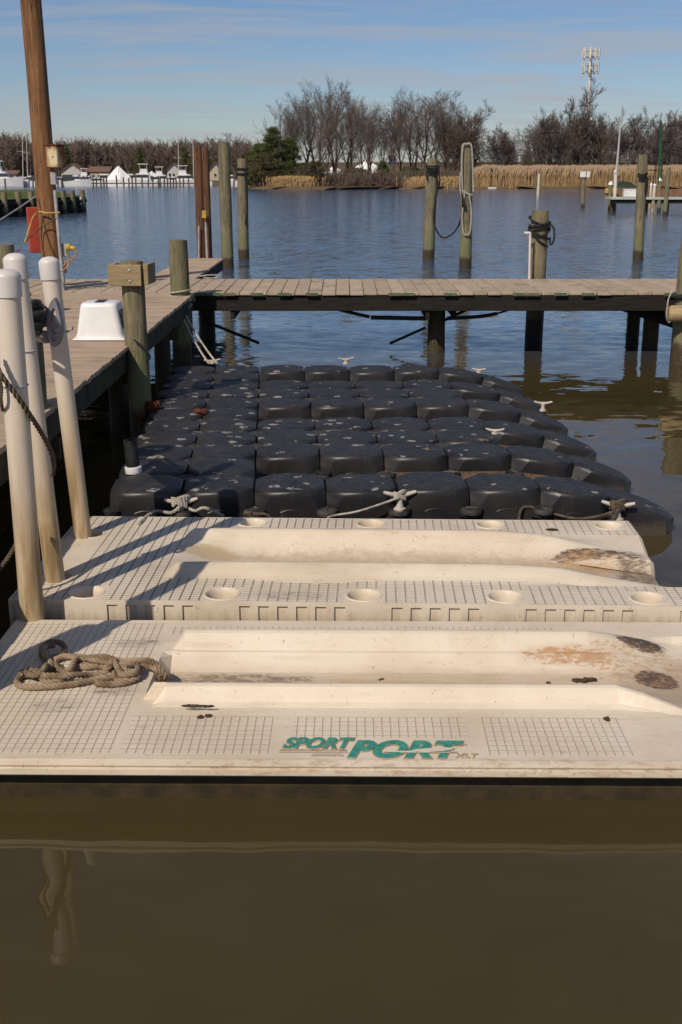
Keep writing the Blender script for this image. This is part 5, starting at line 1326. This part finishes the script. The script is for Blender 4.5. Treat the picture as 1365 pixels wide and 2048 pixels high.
# ================================================================== FAR MARINA
FY = 283.0
def fx(px, Y=FY): return PD(px, 365, Y).x
def boat(label, px, Lm, Y=FY, cab=1, h=1.0, flip=1, dark=False, group='motor boats at the far marina'):
    x = fx(px, Y); root = thing('motor_boat', label, 'boat', (x, Y, 0), group); mb = MB(); n = 8; secs = []; h *= 1.25; Lm *= 1.1
    for i in range(n + 1):
        f = i / n; hw = Lm * .16 * (1 - max(0, (f - .55) / .45) ** 2 * .95) + .02; xx = (f - .5) * Lm * flip; sh = (.72 + .5 * f) * h
        secs.append([mb.vert(p) for p in ((x + xx, Y - hw, sh), (x + xx, Y - hw * .8, .05), (x + xx, Y, -.3), (x + xx, Y + hw * .8, .05), (x + xx, Y + hw, sh))])
    for a, b in zip(secs, secs[1:]):
        for k in range(4): mb.face((a[k], b[k], b[k + 1], a[k + 1]))
        mb.face((a[0], a[4], b[4], b[0]))
    mb.face(secs[0]); mb.build('hull', WHITE, root)
    mb = MB(); zc = .85 * h
    tap = lambda z0, z1, x0, x1, x2, x3, wd: mb.prism([(x0, z0), (x1, z0), (x2, z1), (x3, z1)], -wd, wd, lambda a, b, d: (x + a * Lm * flip, Y + d, b))
    tap(zc, zc + .9 * h, -.30, .22, .10, -.26, Lm * .115); mb.build('cabin', WHITE, root)
    mb = MB(); tap(zc + .32 * h, zc + .72 * h, -.26, .185, .135, -.25, Lm * .115 + .03); mb.build('window_band', GLASSD, root)
    if cab > 1:
        mb = MB(); tap(zc + .9 * h, zc + 1.5 * h, -.22, .02, -.02, -.2, Lm * .09); mb.build('flybridge', WHITE, root)
        mb = MB(); tap(zc + 2.1 * h, zc + 2.18 * h, -.24, .05, .05, -.24, Lm * .1)
        for a in (-.2, 0.0): mb.tube([(x + a * Lm * flip, Y - Lm * .08, zc + 1.4 * h), (x + a * Lm * flip, Y - Lm * .08, zc + 2.1 * h)], .04, 4)
        mb.build('hardtop', WHITE, root)
    if dark:
        mb = MB(); mb.prism([(-.42, zc - .05), (.02, zc - .05), (-.08, zc + 1.0 * h), (-.38, zc + 1.0 * h)], -Lm * .13, Lm * .13, lambda a, b, d: (x + a * Lm * flip, Y + d, b)); mb.build('canvas_cover', GLASSD, root)
    return root
boat('white cabin cruiser with a flybridge at the far left edge', 6, 8.5, 270, 2, 1.5)
boat('white boat with a dark cover moored beside the sailboats', 62, 5.0, 272, 1, 1.1, -1, True)
boat('white boat with a dark green windscreen cover in front of the gabled house', 152, 6.5, 270, 1, 1.15, 1, True)
boat('low white boat left of the tent shaped shrink wrapped boat', 196, 6, 284, 1, .9)
boat('white flybridge cruiser right of the shrink wrapped boat', 282, 7.5, 280, 2, 1.35, -1)
boat('white cabin boat behind the flybridge cruiser', 262, 6, 288, 1, 1.3)
boat('white cabin boat right of the flybridge cruiser', 312, 6, 282, 1, 1.1)
boat('white boat beneath the left far mast', 342, 5.5, 284, 1, 1.0, -1)
boat('white cruiser at the foot of the far right mast', 374, 7.5, 279, 2, 1.25)
boat('white boat half hidden behind the brown timber pile', 398, 6, 282, 1, 1.25, -1)
boat('small white runabout left of the first far evergreen', 118, 5, 286, 1, 1.0)
boat('tall white cruiser just right of the low shrink wrapped boat', 326, 6.5, 290, 2, 1.2)
boat('white boat tucked under the long brown roofed house', 214, 5.5, 292, 1, 1.3)
boat('white cruiser between the gabled house and the tan roofed house', 176, 6, 291, 2, 1.1)
boat('small white boat behind the bulkhead right of the utility pole', 134, 5, 289, 1, 1.2, -1)
boat('white boat glimpsed between the two green pilings', 470, 6, 286, 1, 1.2)
def wrapped(label, px, L, h, Y):
    x = fx(px, Y); mb = MB(); rings = []
    for (f, hw, zt, zs) in ((-.5, .1, 1.0, .9), (-.42, 1.2, 2.2, 1.4), (-.1, 1.5, h, 1.6), (.0, 1.5, h * 1.12, 1.6), (.08, 1.5, h, 1.6), (.4, 1.2, 2.3, 1.4), (.5, .2, 1.4, 1.2)):
        rings.append([mb.vert(p) for p in ((x + f * L, Y - hw, 0), (x + f * L, Y - hw, zs), (x + f * L, Y, zt), (x + f * L, Y + hw, zs), (x + f * L, Y + hw, 0))])
    for a, b in zip(rings, rings[1:]):
        for k in range(4): mb.face((a[k], b[k], b[k + 1], a[k + 1]))
    mb.face(rings[0]); mb.face(rings[-1][::-1])
    return tag(mb.build('wrapped_boat', WHITE), label, 'boat')
wrapped('tent shaped white shrink wrapped boat left of the flybridge cruiser', 239, 6.4, 4.2, 281)
wrapped('low white shrink wrapped boat beside the flybridge cruiser', 305, 4.6, 3.2, 286)
wrapped('pale shrink wrapped boat seen through the middle trees', 736, 15, 4.9, 330).location.z = 1.0
wrapped('small pale shrink wrapped boat seen left of the wide pale tree', 668, 8, 3.6, 330).location.z = 1.0
def sail(label, px, ty, px2, Y=280, L=8):
    x = fx(px, Y); root = thing('sailboat', label, 'sailboat', (x, Y, 0), 'sailboats at the far marina'); mb = MB()
    secs = []
    for i in range(7):
        f = i / 6; hw = L * .13 * math.sin(math.pi * (.15 + .85 * f) * .98) + .02; secs.append([mb.vert(p) for p in ((x + (f - .5) * L, Y - hw, 1.0), (x + (f - .5) * L, Y, -.2), (x + (f - .5) * L, Y + hw, 1.0))])
    for a, b in zip(secs, secs[1:]):
        mb.face((a[0], b[0], b[1], a[1])); mb.face((a[1], b[1], b[2], a[2])); mb.face((a[0], a[2], b[2], b[0]))
    mb.box((x, Y, 1.2), (L * .35, L * .12, .45), bev=.1); mb.build('hull', WHITE, root)
    mb = MB(); t = PD(px2, ty, Y); mb.tube([(x, Y, 1), t], [.10, .07], 6); zc_ = 1 + (t.z - 1) * .55; mb.tube([(x - .9, Y, zc_), (x + .9, Y, zc_)], .04, 4); mb.build('mast', m_simple('pale mast paint', (.62, .56, .45), (.5, .45, .36), .5), root)
    mb = MB(); mb.tube([(x, Y, 2.0), (x + L * .4, Y, 2.0)], .14, 6); mb.build('boom', WHITE, root)
sail('sailboat with the leftmost tall mast', 47, 252, 45, 276); sail('sailboat with a grey mast left of the utility pole', 56, 258, 53, 279, 7)
sail('sailboat with the left one of the two masts beside the brown timber pile', 358, 276, 357, 282, 7); sail('sailboat whose mast stands nearest the brown timber pile', 388, 266, 386, 284, 7)
CREAM = m_simple('cream house siding', (.48, .40, .28), (.40, .34, .24), .8, 2, .05, .2); WSIDE = m_simple('white house siding', (.50, .47, .43), (.40, .38, .35), .8, 2, .05, .2)
ROOFR = m_simple('brown red roof shingles', (.19, .11, .08), (.13, .08, .06), .9, 4, .1, .2); ROOFG = m_simple('grey roof shingles', (.16, .155, .16), (.1, .1, .105), .9, 4, .1, .2)
def house(label, px, Wd, Hh, Y, wall, roof, rise=1.8, gable='x', dp=6, nwin=3):
    x = fx(px, Y); z0 = 1.2; Wd *= .66; Hh *= .72; rise *= .62; root = thing('house', label, 'house', (x, Y, z0), 'houses on the far shore')
    mb = MB(); mb.box((x, Y, z0 + Hh / 2), (Wd, dp, Hh))
    rf = MB(); e = .4
    if gable == 'y':      # gable faces the creek
        mb.prism([(-Wd / 2, z0 + Hh), (Wd / 2, z0 + Hh), (0, z0 + Hh + rise)], Y - dp / 2, Y + dp / 2, lambda a, b, d: (x + a, d, b))
        for s_ in (-1, 1): rf.prism([(0, z0 + Hh + rise + .02), (s_ * (Wd / 2 + e), z0 + Hh - e * rise / Wd * 2 + .02), (s_ * (Wd / 2 + e), z0 + Hh - e * rise / Wd * 2 + .2), (0, z0 + Hh + rise + .22)][::s_], Y - dp / 2 - e, Y + dp / 2 + e, lambda a, b, d: (x + a, d, b))
    else:
        rf.prism([(-dp / 2 - e, z0 + Hh), (0, z0 + Hh + rise), (dp / 2 + e, z0 + Hh)], -Wd / 2 - e, Wd / 2 + e, lambda a, b, d: (x + d, Y + a, b))
    mb.build('wall', wall, root); rf.build('roof', roof, root)
    for k in range(nwin):
        wx = x + (k - (nwin - 1) / 2) * Wd / (nwin + .4); fr = MB(); fr.box((wx, Y - dp / 2 - .03, z0 + Hh * .55), (.8, .06, .9)); f = fr.build('window', WHITE, root)
        pn = MB(); pn.box((0, -.04, 0), (.62, .04, .74)); o = pn.build('pane', GLASSD); o.parent = f; o.location = (wx, Y - dp / 2 - .03, z0 + Hh * .55)
house('white house with a red brown gable and balcony left of the tan roofed house', 152, 8.5, 3.0, 300, WSIDE, ROOFR, 3.0, 'y')
house('cream house with a long brown roof left of the shrink wrapped boat', 204, 7.5, 3.0, 304, CREAM, ROOFR, 2.2, 'x')
house('grey roofed house with a white gable behind the two masts', 352, 5, 3.6, 302, WSIDE, ROOFG, 2.4, 'y')
house('narrow cream house right of the brown timber pile', 434, 4.5, 3.6, 300, CREAM, ROOFG, 2.6, 'y', nwin=1)
house('low brown roofed shed left of the far sailboats', 22, 7, 2.2, 306, CREAM, ROOFR, 1.6, 'x')
# marina mooring posts: nothing tells these apart
random.seed(31); mb = MB(); pile_mesh(mb, (0, 0, -1), (0, 0, 2.3), .17, 7, 3); mp0 = mb.build('mooring_post', m_simple('dark mooring wood', (.11, .095, .07), (.06, .05, .04), .9, 3))
tag(mp0, 'weathered mooring post in the row before the distant marina boats', 'post', 'mooring posts at the far marina')
spots = [58, 66, 107, 116, 124, 132, 146, 168, 175, 181, 187, 193, 202, 208, 214, 234, 248, 258, 265, 272, 285, 297, 306, 318, 322, 329, 335, 341, 347, 353, 360, 367, 378, 390, 468, 12, 24]
for i, px in enumerate(spots):
    Y = 271 + random.uniform(-3, 4); o = mp0 if i == 0 else mp0.copy()
    if i: COL.objects.link(o)
    o.location = (fx(px, Y), Y, random.uniform(-.5, .3)); o.rotation_euler = (random.gauss(0, .02), random.gauss(0, .03), 0)
mb = MB(); mb.box(((fx(100) + fx(395)) / 2, 276, .7), (fx(395) - fx(100), 1.4, .22)); tag(mb.build('marina_dock', BEAM), 'long low dark dock in front of the distant boats', 'dock')
mb = MB(); mb.box((0, 0, 0), (1.5, .1, 1.9), bev=.05); o = mb.build('blue_tarp', m_simple('blue tarpaulin', (.03, .06, .32), (.02, .045, .22), .6)); o.location = (PD(785, 320, 262).x, 262, PD(785, 320, 262).z); tag(o, 'small bright blue tarpaulin seen through the middle trees', 'tarp')

# ---- bulkhead at the left
tbk = thing('bulkhead', 'dark timber bulkhead with pale posts and grass on top, at the left', 'bulkhead', (-20, 74, 0))
a = P(174, 424); b = P(-60, 439.5); zt = 1.0
mb = MB(); d = (b - a).normalized(); nrm = Vector((-d.y, d.x, 0)); 
if nrm.y < 0: nrm = -nrm
bk = [a, b, b + nrm * 22, a + nrm * 9]
v0 = [mb.vert((p.x, p.y, -1)) for p in bk]; v1 = [mb.vert((p.x, p.y, zt)) for p in bk]
for k in range(4): mb.face((v0[k], v0[(k + 1) % 4], v1[(k + 1) % 4], v1[k]))
mb.build('sheeting', BEAM, tbk)
mb = MB(); ii = [mb.vert((p.x, p.y, zt + .02)) for p in bk]; cc0 = (bk[0] + bk[1] + bk[2] + bk[3]) / 4; i2 = [mb.vert((p.lerp(cc0, .25).x, p.lerp(cc0, .25).y, zt + .45)) for p in bk]
for k in range(4): mb.face((ii[k], ii[(k + 1) % 4], i2[(k + 1) % 4], i2[k]))
mb.face(i2); tag(mb.build('grass_bank', GRASSM), kind='structure')
mb = MB(); mb.tube([a + Vector((0, -.15, .75)), b + Vector((0, -.15, .75))], .12, 6); mb.build('waler', BEAM, tbk)
for px in (5, 31, 56, 82, 124, 145, 168):
    f = (174 - px) / 234; p = a.lerp(b, f); mb = MB(); pile_mesh(mb, (p.x, p.y - .3, -1), (p.x, p.y - .3, 1.45), .19, 10, px); mb.build('post', PILE, tbk)
mb = MB(); p = a.lerp(b, .045); mb.box((p.x, p.y - .32, .75), (.10, .05, .5)); mb.build('depth_marker', WHITE, tbk)
piling_px('thin green piling standing in the creek beyond the bulkhead', 12, 385, 10, 357, 4, PILEG, 70)

# ---- far right dock with its gear
DY = 79.0
def rx(px, Y=DY): return PD(px, 395, Y).x
tfd = thing('side_dock', 'distant grey dock with pale edge at the right', 'dock', (rx(1300), DY, 0))
mb = MB(); zt = PD(1300, 397, DY).z; mb.box(((rx(1222) + rx(1460)) / 2, DY + .8, zt), (rx(1460) - rx(1222), 1.8, .14), bev=.01); mb.build('deck_boards', m_simple('sun bleached boards', (.50, .48, .42), (.34, .40, .30), .8), tfd)
mb = MB(); mb.box(((rx(1226) + rx(1460)) / 2, DY + .1, zt - .2), (rx(1460) - rx(1226), .1, .25)); mb.build('stringer', BEAM, tfd)
for px in (1232, 1300, 1343, 1385):
    mb = MB(); pile_mesh(mb, (rx(px), DY + .9, -1), (rx(px), DY + .9, zt), .16, 8, px); mb.build('support_post', PILED, tfd)
tb2 = thing('storage_box', 'white storage box on the distant right dock', 'dock box', (rx(1264), DY + .4, zt)); mb = MB(); mb.box((rx(1264), DY + .5, zt + .32), (.9, .5, .45), bev=.03); mb.build('case', WHITE, tb2); mb = MB(); mb.box((rx(1264), DY + .5, zt + .57), (.96, .55, .06), bev=.02); mb.build('lid', WHITE, tb2)
def cap_pile_far(label, bx, by, tx, ty, w_, mat=PILE):
    o, b, t, r = piling_px(label, bx, by, tx, ty, w_, mat, bx, group='pilings of the distant right dock')
    root = thing('capped_piling', label, 'piling', tuple(b), 'pilings of the distant right dock'); o.parent = root; o.location = Vector(o.location) - b
    for k in ('label', 'category', 'group'):
        if k in o: del o[k]
    o.name = 'post'; mb = MB(); mb.lathe([(r * 1.25, 0), (r * 1.15, r * .8), (.02, r * 2.0)], tuple(t), 10); mb.build('cap', WHITE, root)
cap_pile_far('white capped piling at the left end of the distant dock', 1220, 423, 1222, 370, 8); cap_pile_far('white pvc sleeved piling next to the distant dock end', 1229, 424, 1232, 345, 7, PVC)
cap_pile_far('white piling right of the strapped piling', 1305, 425, 1310, 372, 6, PVC); cap_pile_far('green piling with a white cap under the green pole', 1318, 425, 1320, 362, 8); cap_pile_far('short white capped piling beside the green pole', 1300, 415, 1303, 371, 5, PVC)
mb = MB(); o, b, t, r = piling_px('piling carrying a white sign board out in the creek', 1166, 416, 1168, 350, 8, PILE, 99, group='channel stakes')
ts2 = thing('marker_sign', 'small white square board on the piling out in the creek', 'sign', tuple(t)); mb.box((t.x - .1, t.y - r - .04, t.z + .05), (.42, .04, .42)); mb.box((t.x + .30, t.y - r - .04, t.z + .05), (.22, .04, .42)); mb.build('board', WHITE, ts2)
mb = MB(); b = P(1076, 390.5); t = PD(1079, 348, b.y); mb.tube([b - Vector((0, 0, 1)), t], .18, 8); tag(mb.build('white_stake', m_simple('cream stake paint', (.62, .56, .42), (.5, .44, .33), .7)), 'slim cream stake standing alone in the creek before the reeds', 'stake', 'channel stakes')
mb = MB(); mb.tube([PD(1233, 350, DY), PD(1238, 290, DY), PD(1245, 210, DY)], [.085, .06, .04], 8); tag(mb.build('white_pole', m_simple('pale grey pole paint', (.50, .47, .43), (.4, .37, .34), .5)), 'thin pale pole leaning up from the distant dock', 'pole')
mb = MB(); random.seed(4)
mb.tube([PD(1317, 366, DY), PD(1320, 300, DY), PD(1322, 240, DY)], [.07, .06, .06], 8); rope(mb, [PD(1323 + random.uniform(-.8, .8), 242 + 6 * k, DY - .1) for k in range(20)], .08, step=.08, n=4)
tag(mb.build('green_pole', m_simple('dark green net', (.02, .09, .035), (.03, .06, .03), .8)), 'tall pole wrapped in dark green netting above the distant dock', 'pole')
mb = MB(); mb.tube([PD(1317, 258, DY), PD(1311, 370, DY)], .03, 5); mb.tube([PD(1320, 262, DY), PD(1306, 372, DY)], .025, 5); mb.tube([PD(1296, 340, DY), PD(1328, 341, DY)], .03, 5); tag(mb.build('rigging_line', ROPEB), 'thin dark lines hanging beside the green netted pole', 'rope')
# floating boom / barge and a small skiff behind the dock
tg = thing('work_barge', 'low rusty orange barge moored behind the distant right dock', 'barge', (rx(1300, 150), 150, 0)); mb = MB(); x0, x1 = rx(1222, 150), rx(1420, 150)
mb.prism([(x0, .45), (x0 + .8, -.1), (x1, -.1), (x1, .75), (x0, .65)], 148, 153, lambda a, b, d: (a, d, b)); mb.build('hull', m_simple('rusty orange steel', (.26, .13, .06), (.17, .085, .045), .8, 1.5), tg)
mb = MB(); mb.box((rx(1212, 150) + .4, 149, .5), (1.6, 1.0, .8), bev=.2); mb.build('float_bag', YELM, tg)
mb = MB(); x = rx(1246, 150)
for (f0, f1, z) in ((0, 1, 1),): pass
mb.prism([(-1.6, .95), (-1.4, 1.3), (-.5, 1.75), (.7, 1.6), (1.2, 1.2), (1.6, .95)], 149, 151.5, lambda a, b, d: (x + a, d, b)); tag(mb.build('covered_skiff', m_simple('dark green tarpaulin', (.03, .06, .035), (.02, .035, .02), .7)), 'dark green tarpaulin heap on the rusty barge', 'tarp')
mb = MB(); b = P(970, 377, .0); mb.box((b.x, 221.5, .15), (1.6, .5, .3), bev=.1); tag(mb.build('white_float', WHITE), 'tiny white float at the reed edge beside the looped piling', 'float')

# ---- cell tower
TYY = 345.0; xt = PD(1172, 300, TYY).x; ttw = thing('cell_tower', 'pale grey cell tower with two tiers of antennas above the trees', 'tower', (xt, TYY, 1))
zt = PD(1172, 100, TYY).z; mb = MB(); mb.tube([(xt, TYY, 1), (xt, TYY, zt * .55), (xt, TYY, zt)], [.85, .62, .35], 12); mb.build('mast', m_simple('galvanised tower steel', (.62, .60, .57), (.52, .5, .48), .6, 1, .02), ttw)
for ypx in (107, 136):
    z = PD(1172, ypx, TYY).z; mb = MB()
    mb.tube([(xt + 2.1 * math.cos(a), TYY + 2.1 * math.sin(a), z - .9) for a in [2 * math.pi * k / 3 for k in range(4)]], .12, 5, False); mb.tube([(xt + 2.1 * math.cos(a), TYY + 2.1 * math.sin(a), z + .6) for a in [2 * math.pi * k / 3 for k in range(4)]], .10, 5, False)
    for k in range(3): a = 2 * math.pi * k / 3; mb.tube([(xt, TYY, z - .9), (xt + 2.1 * math.cos(a), TYY + 2.1 * math.sin(a), z - .9)], .15, 5)
    mb.build('platform', GALV, ttw)
    for k in range(9):
        a = 2 * math.pi * (k + .3) / 9; mb = MB(); mb.box((xt + 2.35 * math.cos(a), TYY + 2.35 * math.sin(a), z), (.55, .3, 3.0), bev=.06, rz=a + R(90)); mb.build('antenna_panel', m_simple('antenna radome', (.66, .62, .52), (.55, .5, .42), .6, 1, .02) if ypx == 107 and k == 0 else bpy.data.materials['antenna radome'], ttw)

for o in bpy.data.objects:
    if '_w' in o: del o['_w']
